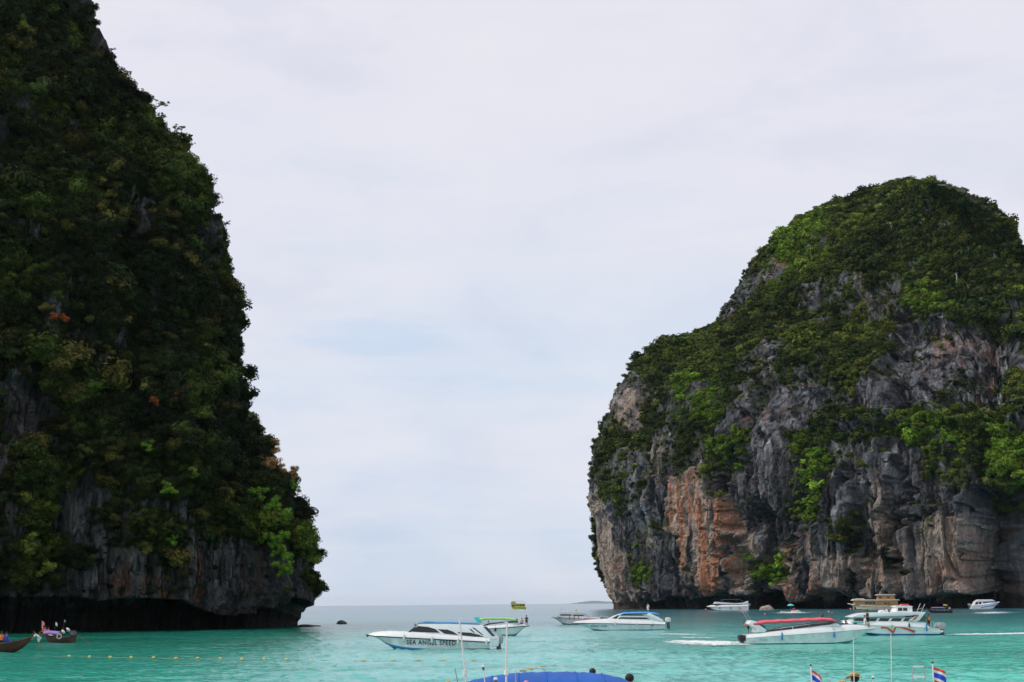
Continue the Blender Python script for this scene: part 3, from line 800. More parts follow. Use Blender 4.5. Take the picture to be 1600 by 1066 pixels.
for poly, k in [
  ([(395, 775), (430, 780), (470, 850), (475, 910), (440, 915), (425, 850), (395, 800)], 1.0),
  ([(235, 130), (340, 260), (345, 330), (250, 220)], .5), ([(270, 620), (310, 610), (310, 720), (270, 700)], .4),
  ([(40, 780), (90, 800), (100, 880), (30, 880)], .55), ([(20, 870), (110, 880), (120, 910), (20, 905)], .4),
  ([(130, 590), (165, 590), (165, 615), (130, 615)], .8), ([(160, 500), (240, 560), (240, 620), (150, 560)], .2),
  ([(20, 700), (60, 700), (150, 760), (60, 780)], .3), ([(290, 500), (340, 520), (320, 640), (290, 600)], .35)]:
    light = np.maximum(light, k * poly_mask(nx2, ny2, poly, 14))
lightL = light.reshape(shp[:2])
def tone_left(P, j, i, r):
    a = fbm(P[:, 0] / 13, P[:, 1] / 13, P[:, 2] / 13, 3, 300); b = r.rand(len(P))
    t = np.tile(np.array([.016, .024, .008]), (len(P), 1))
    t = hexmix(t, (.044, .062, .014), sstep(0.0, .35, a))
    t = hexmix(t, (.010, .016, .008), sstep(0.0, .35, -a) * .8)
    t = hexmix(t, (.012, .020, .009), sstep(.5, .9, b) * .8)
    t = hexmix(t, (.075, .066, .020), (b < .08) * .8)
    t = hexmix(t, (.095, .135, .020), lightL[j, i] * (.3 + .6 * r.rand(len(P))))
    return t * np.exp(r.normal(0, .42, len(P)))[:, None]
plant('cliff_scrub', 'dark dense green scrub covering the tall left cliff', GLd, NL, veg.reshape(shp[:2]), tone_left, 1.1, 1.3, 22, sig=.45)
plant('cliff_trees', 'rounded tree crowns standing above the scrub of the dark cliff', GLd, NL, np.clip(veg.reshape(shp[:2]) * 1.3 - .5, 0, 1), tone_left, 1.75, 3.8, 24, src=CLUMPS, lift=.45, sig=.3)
# ------------------------------------------------------------------ materials of the small things
def foam_material():
    m = bpy.data.materials.new('sea_foam'); m.use_nodes = True; t = m.node_tree; b = t.nodes['Principled BSDF']
    b.inputs['Base Color'].default_value = (.88, .92, .92, 1); b.inputs['Roughness'].default_value = .8
    g = t.nodes.new('ShaderNodeNewGeometry'); a = N(t, 'ShaderNodeAttribute', attribute_name='cover')
    n = N(t, 'ShaderNodeTexNoise', Scale=1.6, Detail=6.0, Roughness=.75); t.links.new(g.outputs['Position'], n.inputs[0])
    v = math_n(t, 'ADD', a.outputs['Fac'], math_n(t, 'MULTIPLY', math_n(t, 'SUBTRACT', n.outputs[0], .5), 2.6))
    t.links.new(ramp(t, v, [(.22, 0.0), (.95, 1.0)]), b.inputs['Alpha'])
    return m
M = dict(
    gel=mat('white_gelcoat', (.87, .86, .86), rough=.28, spec=.5, wear=.06, scale=.8, coat=.3),
    gel2=mat('hull_gelcoat', (.74, .77, .77), rough=.25, spec=.5, wear=.16, scale=1.3, coat=.3),
    glass=mat('tinted_glass', (.012, .012, .014), rough=.06, spec=.6, wear=.0),
    navyglass=mat('blue_tinted_screen', (.02, .035, .09), rough=.1, spec=.6, wear=.0),
    black=mat('black_rubber', (.022, .022, .024), rough=.6, wear=.2),
    rail=mat('dark_rub_rail', (.05, .06, .06), rough=.5, wear=.2),
    grey=mat('grey_cowling', (.36, .38, .40), rough=.3, spec=.5, wear=.08),
    dgrey=mat('dark_grey_metal', (.10, .10, .11), rough=.4, wear=.15),
    steel=mat('stainless_steel', (.55, .56, .57), rough=.25, metal=.9, wear=.08),
    red=mat('red_canvas', (.80, .13, .17), rough=.75, spec=.2, wear=.12, scale=2.5, bump=.3),
    redp=mat('red_paint', (.70, .06, .03), rough=.35, wear=.08),
    blue=mat('blue_canvas', (.035, .13, .48), rough=.75, spec=.2, wear=.14, scale=1.8, bump=.4),
    blue2=mat('blue_paint', (.04, .22, .50), rough=.35, wear=.08),
    navy=mat('navy_canvas', (.05, .07, .14), rough=.75, wear=.15),
    green=mat('green_canvas', (.33, .62, .27), rough=.75, wear=.1),
    yellow=mat('yellow_plastic', (.66, .52, .12), rough=.45, wear=.15, scale=8),
    faded=mat('faded_orange_plastic', (.62, .40, .16), rough=.5, wear=.15, scale=8),
    pink=mat('pink_plastic', (.75, .28, .30), rough=.45, wear=.1),
    orange=mat('orange_fabric', (.80, .20, .06), rough=.8, wear=.12, scale=8),
    purple=mat('lilac_cloth', (.34, .20, .58), rough=.8, wear=.12),
    cyan=mat('cyan_cloth', (.10, .62, .66), rough=.75, wear=.1),
    white=mat('white_cloth', (.78, .77, .75), rough=.8, wear=.08),
    wpole=mat('white_pole_paint', (.74, .72, .72), rough=.45, wear=.1, scale=1.2),
    wood=mat('dark_boat_timber', (.085, .030, .018), rough=.55, wear=.35, scale=2.5, bump=.3),
    wood2=mat('varnished_timber', (.48, .25, .09), rough=.45, wear=.25, scale=1.2),
    cream=mat('cream_hull_paint', (.66, .57, .46), rough=.45, wear=.14, scale=.6),
    plank=mat('bleached_plank', (.52, .48, .42), rough=.7, wear=.2),
    skin=mat('skin', (.30, .15, .09), rough=.6, wear=.08), skin2=mat('pale_skin', (.52, .32, .24), rough=.6, wear=.08),
    hair=mat('black_hair', (.012, .010, .010), rough=.6, wear=.1, bump=.4, scale=20),
    dark=mat('dark_cloth', (.025, .018, .022), rough=.85, wear=.15), navyc=mat('navy_cloth', (.03, .05, .14), rough=.85),
    bluec=mat('bright_blue_cloth', (.03, .07, .60), rough=.8), straw=mat('woven_straw', (.62, .43, .16), rough=.8, wear=.3, scale=25, bump=.5),
    rope=mat('weathered_rope', (.30, .32, .26), rough=.9, wear=.2), foam=foam_material(),
    rocky=mat('wet_rock', (.035, .034, .033), rough=.5, wear=.4, scale=1, bump=.6), rockp=mat('pale_rock', (.40, .32, .25), rough=.9, wear=.3, scale=.8, bump=.6),
    skyb=mat('sky_blue_canvas', (.10, .33, .72), rough=.7, wear=.1), lime=mat('lime_paint', (.40, .56, .10), rough=.5, wear=.1),
    gold=mat('pale_yellow_paint', (.72, .62, .20), rough=.5, wear=.1), brownl=mat('brown_leaf', (.2, .1, .05)))

class MB:
    def __init__(s): s.v, s.f = [], []
    def add(s, vs, fs):
        b = len(s.v); s.v += [tuple(v) for v in vs]; s.f += [tuple(i + b for i in f) for f in fs]; return s
    def box(s, c, d, rz=0, ry=0, taper=1.0):
        r = Matrix.Rotation(rz, 3, 'Z') @ Matrix.Rotation(ry, 3, 'Y'); vs = []
        for z in (-.5, .5):
            k = taper if z > 0 else 1
            for x, y in ((-.5, -.5), (.5, -.5), (.5, .5), (-.5, .5)): vs.append(Vector(c) + r @ Vector((x * d[0] * k, y * d[1] * k, z * d[2])))
        return s.add(vs, [(3, 2, 1, 0), (4, 5, 6, 7), (0, 1, 5, 4), (1, 2, 6, 5), (2, 3, 7, 6), (3, 0, 4, 7)])
    def tube(s, pts, rad, n=8, cap=True):
        pts = [Vector(p) for p in pts]; rads = rad if hasattr(rad, '__len__') else [rad] * len(pts); vs, fs = [], []
        for i, p in enumerate(pts):
            t = (pts[min(i + 1, len(pts) - 1)] - pts[max(i - 1, 0)]).normalized()
            a = t.orthogonal().normalized() if i == 0 else (a - t * a.dot(t)).normalized()
            b = t.cross(a)
            for k in range(n):
                th = 2 * math.pi * k / n; vs.append(p + (a * math.cos(th) + b * math.sin(th)) * rads[i])
        for i in range(len(pts) - 1):
            for k in range(n): fs.append((i * n + k, i * n + (k + 1) % n, (i + 1) * n + (k + 1) % n, (i + 1) * n + k))
        if cap: fs += [tuple(range(n - 1, -1, -1)), tuple(range((len(pts) - 1) * n, len(pts) * n))]
        return s.add(vs, fs)
    def ball(s, c, r, nu=12, nv=8, sc=(1, 1, 1)):
        vs, fs = [], []
        for j in range(nv + 1):
            ph = math.pi * j / nv
            for i in range(nu):
                th = 2 * math.pi * i / nu
                vs.append((c[0] + r * sc[0] * math.sin(ph) * math.cos(th), c[1] + r * sc[1] * math.sin(ph) * math.sin(th), c[2] + r * sc[2] * math.cos(ph)))
        for j in range(nv):
            for i in range(nu): fs.append((j * nu + i, (j + 1) * nu + i, (j + 1) * nu + (i + 1) % nu, j * nu + (i + 1) % nu))
        return s.add(vs, fs)
    def loft(s, rings, closed=False, caps=False):
        n = len(rings[0]); vs = [p for r_ in rings for p in r_]; fs = []
        for i in range(len(rings) - 1):
            for k in range(n if closed else n - 1): fs.append((i * n + k, i * n + (k + 1) % n, (i + 1) * n + (k + 1) % n, (i + 1) * n + k))
        if caps: fs += [tuple(range(n - 1, -1, -1)), tuple(range((len(rings) - 1) * n, len(rings) * n))]
        return s.add(vs, fs)
    def prism(s, poly, y0, y1, yf=None):
        """side outline (x, z) carried across from y0 to y1; yf(x, z) narrows it"""
        n = len(poly); yf = yf or (lambda x, z: 1.0)
        vs = [(x, y0 * yf(x, z), z) for x, z in poly] + [(x, y1 * yf(x, z), z) for x, z in poly]
        fs = [tuple(range(n - 1, -1, -1)), tuple(range(n, 2 * n))] + [(i, (i + 1) % n, n + (i + 1) % n, n + i) for i in range(n)]
        return s.add(vs, fs)
    def build(s, name, m, parent=None, smooth=False, bevel=0.0):
        o = mesh_obj(name, s.v, s.f, m, parent)
        bm = bmesh.new(); bm.from_mesh(o.data); bmesh.ops.recalc_face_normals(bm, faces=bm.faces)
        if bevel:
            bmesh.ops.bevel(bm, geom=[e for e in bm.edges if e.is_manifold and e.calc_face_angle(0) > .5], offset=bevel, segments=2, affect='EDGES', profile=.6)
        bm.to_mesh(o.data); bm.free()
        if smooth:
            for p in o.data.polygons: p.use_smooth = True
            try: o.data.set_sharp_from_angle(angle=math.radians(42))
            except Exception: pass
        return o

def ipl(x, tab):
    return float(np.interp(x, [t[0] for t in tab], [t[1] for t in tab]))

# ------------------------------------------------------------------ people
def person(loc, rz, label, pose='stand', top='white', legs='navyc', skin='skin', hair='hair', hat=None, vest=None, group=None, h=1.0):
    P = {'pel': (0, 0, .93), 'abd': (0, .01, 1.10), 'che': (0, 0, 1.30), 'nec': (0, 0, 1.46), 'hd0': (0, .015, 1.55), 'hd1': (0, .02, 1.68)}
    for s_, q in ((-1, 'l'), (1, 'r')):
        P.update({q + 'sh': (s_ * .18, 0, 1.40), q + 'el': (s_ * .25, -.02, 1.13), q + 'wr': (s_ * .25, .08, .90), q + 'pa': (s_ * .245, .11, .83),
                  q + 'hi': (s_ * .095, 0, .88), q + 'kn': (s_ * .11, .03, .49), q + 'an': (s_ * .11, -.01, .09), q + 'to': (s_ * .125, .15, .04)})
    if pose == 'sit':
        for k in P: P[k] = (P[k][0], P[k][1], P[k][2] - .45)
        for s_, q in ((-1, 'l'), (1, 'r')):
            P.update({q + 'hi': (s_ * .1, .05, .43), q + 'kn': (s_ * .14, .45, .47), q + 'an': (s_ * .14, .48, .08), q + 'to': (s_ * .15, .63, .04),
                      q + 'wr': (s_ * .2, .28, .56), q + 'pa': (s_ * .18, .34, .55), q + 'el': (s_ * .25, .06, .68)})
    if pose == 'reach':
        P.update({'rel': (.27, .22, 1.32), 'rwr': (.22, .46, 1.35), 'rpa': (.21, .53, 1.36), 'lel': (-.27, .2, 1.2), 'lwr': (-.2, .42, 1.15), 'lpa': (-.19, .49, 1.15)})
    if pose == 'bend':
        def bd(p, a=.75, z0=.92):
            y, z = p[1], p[2] - z0
            return (p[0], y * math.cos(a) + z * math.sin(a), z0 + z * math.cos(a) - y * math.sin(a))
        for k in ('abd', 'che', 'nec', 'hd0', 'hd1', 'lsh', 'rsh'): P[k] = bd(P[k])
        for s_, q in ((-1, 'l'), (1, 'r')): P.update({q + 'el': (s_ * .25, .48, 1.02), q + 'wr': (s_ * .2, .62, .85), q + 'pa': (s_ * .19, .66, .79)})
    RAD = {'pel': .135, 'abd': .115, 'che': .145, 'nec': .055, 'hd0': .075, 'hd1': .085, 'sh': .062, 'el': .042, 'wr': .027, 'pa': .034, 'hi': .09, 'kn': .058, 'an': .038, 'to': .034}
    E = [('pel', 'abd'), ('abd', 'che'), ('che', 'nec'), ('nec', 'hd0'), ('hd0', 'hd1')]
    for q in 'lr': E += [('che', q + 'sh'), (q + 'sh', q + 'el'), (q + 'el', q + 'wr'), (q + 'wr', q + 'pa'), ('pel', q + 'hi'), (q + 'hi', q + 'kn'), (q + 'kn', q + 'an'), (q + 'an', q + 'to')]
    root = empty('person', loc, rz, label, 'person', group); root.scale = (h, h, h)
    def skin_mesh(name, keys, edges, grow, m, fingers=False, sub=1):
        idx = {k: i for i, k in enumerate(keys)}
        vs = [P[k] for k in keys]; es = [(idx[a], idx[b]) for a, b in edges if a in idx and b in idx]; es = list(dict.fromkeys(es))
        rd = [RAD.get(k, RAD.get(k[1:], .05)) + grow for k in keys]
        if fingers:
            for q in 'lr':
                p = Vector(P[q + 'pa']); d = (p - Vector(P[q + 'wr'])).normalized(); sd_ = Vector((0, 1, 0)) if abs(d.y) < .8 else Vector((1, 0, 0))
                sd_ = (sd_ - d * sd_.dot(d)).normalized()
                for k, ln in enumerate((.060, .075, .070, .055)):
                    a = p + sd_ * (k - 1.5) * .021 + d * .02; c = a + d * ln * .5; e = c + (d * .85 + sd_.cross(d) * .5) * ln * .5
                    b = len(vs); vs += [tuple(a), tuple(c), tuple(e)]; rd += [.010, .009, .007]; es += [(idx[q + 'pa'], b), (b, b + 1), (b + 1, b + 2)]
                a = Vector(P[q + 'wr']) + d * .03 + sd_ * .03; c = a + (d + sd_).normalized() * .045
                b = len(vs); vs += [tuple(a), tuple(c)]; rd += [.012, .009]; es += [(idx[q + 'wr'], b), (b, b + 1)]
        me = bpy.data.meshes.new(name); me.from_pydata(vs, es, []); me.materials.append(m)
        o = bpy.data.objects.new(name, me); col.objects.link(o); o.parent = root
        md = o.modifiers.new('skin', 'SKIN'); md.use_smooth_shade = True
        for i, sv in enumerate(me.skin_vertices[0].data): sv.radius = (rd[i], rd[i]); sv.use_root = (i == 0)
        ss = o.modifiers.new('sub', 'SUBSURF'); ss.levels = sub; ss.render_levels = sub
        return o
    keys = ['pel', 'abd', 'che', 'nec', 'hd0', 'hd1'] + [q + k for q in 'lr' for k in ('sh', 'el', 'wr', 'pa', 'hi', 'kn', 'an', 'to')]
    skin_mesh('body', keys, E, 0, M[skin], True, 2)
    skin_mesh('shirt', ['abd', 'pel', 'che', 'lsh', 'lel', 'rsh', 'rel'], E, .014, M[top])
    skin_mesh('trousers', ['pel', 'lhi', 'lkn', 'rhi', 'rkn'], E, .016, M[legs])
    if vest: skin_mesh('life_vest', ['abd', 'pel', 'che', 'lsh', 'rsh'], E, .045, M[vest])
    hc = Vector(P['hd1']); hb = MB()
    hb.ball(hc + Vector((0, -.018, .018)), .108, 14, 9, (1, 1.02, .95)).build('hair', M[hair], root, True)
    fz = hc + Vector((0, .088, -.045))
    for ex in (-.032, .032): MB().ball(fz + Vector((ex, -.004, .02)), .011, 6, 4).build('eye', M['black'], root)
    MB().ball(fz + Vector((0, .008, -.004)), .015, 6, 4, (1, 1.1, 1.5)).build('nose', M[skin], root)
    if hat:
        rings = []
        for rr, zz in ((.25, .0), (.22, .015), (.125, .03), (.118, .09), (.085, .135), (.01, .145)):
            rings.append([(rr * math.cos(a) * 1.05, rr * math.sin(a), zz + (.02 * math.cos(2 * a) if rr > .2 else 0)) for a in [i * 2 * math.pi / 20 for i in range(20)]])
        o = MB().loft(rings, closed=True).build('straw_hat', M[hat], root, True)
        o.location = hc + Vector((0, -.01, .035)); o.rotation_euler = (-.1, .12, 0)
        band = [[(r_ * math.cos(a) * 1.05, r_ * math.sin(a), z_) for a in [i * 2 * math.pi / 20 for i in range(20)]] for r_, z_ in ((.128, .032), (.123, .062))]
        b_ = MB().loft(band, closed=True).build('hat_band', M['dark'], o, True)
    return root

# ------------------------------------------------------------------ boats
def outboard(parent, x, y, zt, s=1.0, m='grey', n=1):
    for k in range(n):
        yy = y + (k - (n - 1) / 2) * .75 * s
        o = MB().prism([(x - .62 * s, zt - .55 * s), (x - .70 * s, zt - .15 * s), (x - .5 * s, zt), (x - .12 * s, zt - .02 * s), (x - .02 * s, zt - .3 * s), (x - .1 * s, zt - .6 * s)],
                       -.24 * s, .24 * s, lambda a, b: 1.0).build('outboard_motor', M[m], parent, True, bevel=.05 * s)
        for v in o.data.vertices: v.co.y += yy
        g = MB().prism([(x - .5 * s, zt - .58 * s), (x - .2 * s, zt - .58 * s), (x - .26 * s, zt - 1.35 * s), (x - .5 * s, zt - 1.5 * s), (x - .55 * s, zt - 1.1 * s)], yy - .07 * s, yy + .07 * s)
        g.build('motor_leg', M['dgrey'], o, bevel=.02 * s)

SIDE = {}
def hull_parts(T, L, B, sheer, gun, hullm, deckm, draft=.4, rake=1.4, rail=True, sole=.35, cockpit=(.06, .62), stripe=None, fine=.50):
    """planing hull: sheer and gunwale heights are tables of (x, z) from transom to stem"""
    nst = 26; S_, Gn = [], []
    def hb(u): return B / 2 * (1 - max(0, (u - fine) / (1 - fine)) ** 2.3) * (.93 + .07 * min(1, u * 4))
    rings, gr, dk = [], [], []
    for i in range(nst):
        u = (i / (nst - 1)) ** .9
        zs = ipl(u * L, sheer); zg = ipl(u * L, gun); b = max(hb(u), .02)
        up = max(0, (u - .62) / .38)
        zk = -draft * (1 - up ** 1.6) + up ** 2.6 * (zs - .15); zc = .08 * (1 - up) + (zk + (zs - zk) * .45) * up
        zc = max(zc, zk + .05)
        f = lambda lv: u * L - (1 - lv) * rake * u ** 5
        flare = .80 + .12 * (1 - up)
        xk, xc, xs = f(0), f(.4), f(1)
        rings.append([(xs, b, zs), ((xs + xc) / 2, b * (flare + 1.0) / 2.04, (zs + zc) / 2), (xc, b * flare, zc), (xk, 0.0, zk), (xc, -b * flare, zc), ((xs + xc) / 2, -b * (flare + 1.0) / 2.04, (zs + zc) / 2), (xs, -b, zs)])
        bi = max(b - .16 - .25 * (zg - zs), .01)
        gr.append(((xs, b + .004, zs + .03), (xs - .03 * u, b - .05 - .15 * (zg - zs), zs + (zg - zs) * .75), (xs - .1 * u, bi, zg)))
        S_.append((xs, b, zs)); Gn.append((xs - .1 * u, bi, zg))
    h = MB().loft(rings); h.f.append(tuple(range(6, -1, -1)))
    h.build('hull', M[hullm], T, True)
    g = MB()
    g.loft([[(x, y, z) for x, y, z in r_] for r_ in gr]); g.loft([[(x, -y, z) for x, y, z in r_] for r_ in gr])
    g.loft([[gr[0][0], gr[0][1], gr[0][2]], [(gr[0][0][0], -gr[0][0][1], gr[0][0][2]), (gr[0][1][0], -gr[0][1][1], gr[0][1][2]), (gr[0][2][0], -gr[0][2][1], gr[0][2][2])]])
    # inner faces of the coaming down to the cockpit sole
    g.loft([[p, (p[0], p[1], sole)] for p in Gn if p[0] < cockpit[1] * L + .6]); g.loft([[(p[0], -p[1], p[2]), (p[0], -p[1], sole)] for p in Gn if p[0] < cockpit[1] * L + .6])
    g.build('gunwale', M[deckm], T, True)
    d = MB(); fore = [p for p in Gn if p[0] >= cockpit[1] * L]
    d.loft([[(x, y, z + .002), (x, y * .5, z + .05), (x, 0, z + .07), (x, -y * .5, z + .05), (x, -y, z + .002)] for x, y, z in fore])
    d.add([(0.02, B * .47, sole), (L * .66, B * .42, sole), (L * .66, -B * .42, sole), (0.02, -B * .47, sole)], [(0, 1, 2, 3)])
    x, y, z = fore[0]; d.add([(x, y, z), (x, -y, z), (x, -y, sole), (x, y, sole)], [(0, 1, 2, 3)])
    d.build('deck', M[deckm], T, True)
    if rail:
        r = MB()
        r.tube([(x, y + .02, z) for x, y, z in S_], .055, 6); r.tube([(x, -y - .02, z) for x, y, z in S_], .055, 6)
        r.build('rub_rail', M['rail' if rail is True else rail], T, True)
    if stripe:
        mm, lo, hi_, u0, u1 = stripe; b_ = MB()
        for sg in (1, -1):
            st = []
            for r_ in rings:
                a, c_, k_ = (Vector(r_[0]), Vector(r_[2]), Vector(r_[3])) if sg > 0 else (Vector(r_[6]), Vector(r_[4]), Vector(r_[3]))
                u = r_[3][0] / L
                if u0 <= u <= u1:
                    off = Vector((0, sg * .012, -.004))
                    hh = hi_ * (((u - u0) / (u1 - u0)) if hi_ > .2 else 1)
                    st.append([tuple(c_.lerp(a, hh) + off), tuple(c_ + off), tuple(k_.lerp(c_, .35) + off)])
            b_.loft(st)
        b_.build('boot_stripe', M[mm], T, True)
    def side(x, z):
        best = min(rings, key=lambda r_: abs(r_[0][0] - x)); tb = sorted([(best[2][2], best[2][1]), (best[1][2], best[1][1]), (best[0][2], best[0][1])])
        return ipl(z, tb)
    T['beam'] = B; SIDE[T.name] = side
    return S_, Gn, hb

class Traced:
    """side-on boat whose profile is read off the photograph in pixels and turned into metres"""
    def __init__(s, stern, bow, yw, label, cat='speedboat', name='speedboat', yaw=0.0, group='speedboats on the bay', B=2.9, pitch=0.0):
        mid = (stern + bow) / 2
        p = at(mid, yw); s.D = p.y; s.k = (atd(mid + 50, yw, s.D) - atd(mid - 50, yw, s.D)).x / 100
        s.sgn = 1 if bow > stern else -1; s.stern = stern; s.yw0 = yw; s.slope = -0.0084
        s.L = abs(bow - stern) * s.k
        a = at(stern, yw + (stern - mid) * s.slope)
        az = yaw
        s.B = B
        base = Vector((atd(stern, yw, s.D).x, s.D + B / 2, 0))
        s.T = empty(name, base, (0 if s.sgn > 0 else math.pi) + az, label, cat, group)
        s.cs = math.cos(az)
    def x(s, px): return s.sgn * (px - s.stern) * s.k / s.cs
    def z(s, px, py):
        yw = s.yw0 + (px - (s.stern + s.sgn * s.L / s.k / 2)) * s.slope
        return (yw - py) * s.k
    def pt(s, p): return (s.x(p[0]), s.z(*p))
    def tab(s, pts): return sorted([s.pt(p) for p in pts])
    def prism(s, name, pts, hw, m, bevel=.03, yf=None, smooth=True, parent=None):
        return MB().prism([s.pt(p) for p in pts], -hw, hw, yf).build(name, M[m], parent or s.T, smooth, bevel)
    def panel(s, name, pts, hw, m, th=.03, yf=None, both=True, parent=None):
        """pane or painted patch standing a little proud of the side"""
        poly = [s.pt(p) for p in pts]
        for sg in ((1, -1) if both else (1,)):
            MB().prism(poly, sg * (hw - th), sg * (hw + .012), yf).build(name, M[m], parent or s.T)
    def fender(s, px, py, m='gel', ln=.45, r=.10):
        x, z = s.pt((px, py))
        for sg in (1, -1):
            y = sg * (s.B / 2 + r * .9) * (1 if x < s.L * .6 else .86)
            f = MB(); f.tube([(x, y, z - ln / 2), (x, y, z - ln / 2 + .06), (x, y, z + ln / 2 - .06), (x, y, z + ln / 2)], [r * .5, r, r, r * .4], 10)
            o = f.build('fender', M[m], s.T, True)
            MB().tube([(x, y, z + ln / 2 - .02), (x, y * .93, z + ln / 2 + .35)], .012, 4).build('fender_line', M['rope'], o)
    def world(s, px, py, y=0.0):
        x, z = s.pt((px, py)); return s.T.matrix_basis @ Vector((x, y, z))

def lettering(T, txt, x0, x1, z0, y, m, sgn=1, shear=0.0, tilt=0.0, height=None):
    """raised letters on a hull side; y is the side plane (positive: port side of the local frame)"""
    Vt, Ft = GLYPHS[(txt, shear)]
    me = bpy.data.meshes.new('lettering'); me.from_pydata(Vt, [], Ft)
    xs = [v.co.x for v in me.vertices]; ys = [v.co.y for v in me.vertices]
    w = max(xs) - min(xs); hgt = max(ys) - min(ys); kx = abs(x1 - x0) / w; kz = (height or hgt * kx) / hgt
    for v in me.vertices:
        X, Zl, Y = (v.co.x - min(xs)) * kx, (v.co.y - min(ys)) * kz, v.co.z
        # letters read left to right for somebody looking at that side
        xx = x0 - X if y > 0 else x0 + X; zz = z0 + Zl + tilt * X
        yy = SIDE[T.name](xx, zz) if T.name in SIDE else abs(y)
        v.co = (xx, (yy + Y + .022) * (1 if y > 0 else -1), zz)
    me.materials.append(M[m])
    o = bpy.data.objects.new('lettering', me); col.objects.link(o); o.parent = T
    return o

def rail_tube(T, pts, r=.018, name='hand_rail', m='steel'):
    return MB().tube(pts, r, 6).build(name, M[m], T, True)

def canopy_sheet(T, s, pts_top, hw, m, th=.05, sag=.04, name='canopy', posts=True, zdeck=.9, drop=.30):
    """awning drawn over bows: top edge traced, cambered across, hemmed at the sides"""
    P2 = [s.pt(p) for p in pts_top]; P2.sort(); xs = np.linspace(P2[0][0], P2[-1][0], 22); rings = []
    for i, x in enumerate(xs):
        z = ipl(x, P2) - sag * abs(math.sin(i * .9))
        rings.append([(x, hw * 1.02, z - drop), (x, hw, z - .16), (x, hw * .6, z - .03), (x, 0, z), (x, -hw * .6, z - .03), (x, -hw, z - .16), (x, -hw * 1.02, z - drop)])
    o = MB().loft(rings).build(name, M[m], T, True)
    sl = o.modifiers.new('thickness', 'SOLIDIFY'); sl.thickness = th * .4
    if posts:
        for x in (xs[1], xs[7], xs[14], xs[-2]):
            for sg in (1, -1): MB().tube([(x, sg * hw * .98, ipl(x, P2) - .2), (x, sg * hw * .98, zdeck)], .02, 6).build('canopy_post', M['steel'], T)
    return o
# ------------------------------------------------------------------ the moored white boat with big letters on its side
def yfc(z0, z1, k): return lambda x, z: 1.0 - k * max(0, min(1.2, (z - z0) / max(.01, z1 - z0)))
b = Traced(765, 570, 1015.5, 'long white cabin speedboat with black lettering on its hull, nearest the swimming rope', B=3.0)
hull_parts(b.T, b.L, 3.0, b.tab([(765, 1004), (680, 999.5), (575, 994.5), (570, 993)]), b.tab([(765, 998), (715, 994.5), (640, 989), (600, 988), (580, 990), (570, 993)]), 'gel2', 'gel',
           stripe=('blue2', .0, .38, .45, 1.0), rake=1.9, cockpit=(.05, .50))
c = yfc(.9, 2.5, .22)
b.prism('cabin', [(640, 989), (652, 977.5), (656, 975.5), (700, 975.5), (748, 977.5), (754, 979), (778, 996), (775, 1000), (700, 997)], 1.22, 'gel', .05, c)
for pts in ([(638.5, 987.6), (652, 979.2), (668, 980.6), (680, 984), (687, 989.6), (660, 989)], [(683, 984), (699, 984.8), (708, 988), (716, 993.2), (694, 991)],
            [(714, 988.4), (735, 989.5), (748, 992.5), (757, 996), (742, 995.6), (722, 993.6)], [(737, 981), (742, 982.5), (756, 993.5), (752, 992.5)], [(733, 984), (736, 984), (742, 989.5), (740, 989.5)]):
    b.panel('window', pts, 1.22, 'glass', yf=c)
b.prism('windscreen', [(637, 988.2), (650.5, 977.6), (652.5, 978.2), (641, 988.6)], 1.08, 'glass', .01, c)
b.prism('roof_canopy', [(648, 976.5), (656, 973.6), (700, 973.4), (746, 974.8), (750, 977), (700, 975.2), (660, 975.4)], .98, 'skyb', .02)
b.prism('roof_hatch', [(655, 974.6), (664, 972.6), (678, 973.0), (679, 974.9)], .6, 'glass', .01)
b.panel('aft_screen', [(755, 980), (760, 981), (774, 994), (769, 995)], 1.24, 'navyglass', yf=c)
b.prism('engine_bay', [(771, 996), (776, 994), (780, 997), (779, 1010), (768, 1012)], 1.15, 'gel', .06)
outboard(b.T, -.32, 0, b.z(770, 993.5), 1.45, 'grey', 2)
for px_, py_ in ((631, 997.5), (675, 1000), (716, 1002.5), (760, 1005)): b.fender(px_, py_, 'white', .62, .11)
zt_, xt_ = b.z(640, 1007.2), b.x(637)
lettering(b.T, 'SEA ANGEL SPEED', b.x(635), b.x(712), zt_, 1.36, 'black', tilt=-.03, height=7.2 * b.k)
lettering(b.T, 'SEA ANGEL SPEED', b.x(716), b.x(637), zt_, -1.36, 'black', tilt=.03, height=7.2 * b.k)
rail_tube(b.T, [(b.x(p), .5 * sg_, b.z(p, q)) for sg_ in (1,) for p, q in ((583, 990), (584, 985.8), (600, 984.8), (632, 986), (636, 988))], .014)
rail_tube(b.T, [(b.x(p), -.5, b.z(p, q)) for p, q in ((583, 990), (584, 985.8), (600, 984.8), (632, 986), (636, 988))], .014)
b.prism('anchor_roller', [(573, 994), (569, 992), (569, 994.5), (572, 997)], .12, 'dgrey', .01)
b.prism('bow_flag', [(645, 975.5), (647.5, 976), (649, 979), (645.5, 979)], .05, 'skyb', .01)
SEA_B = b

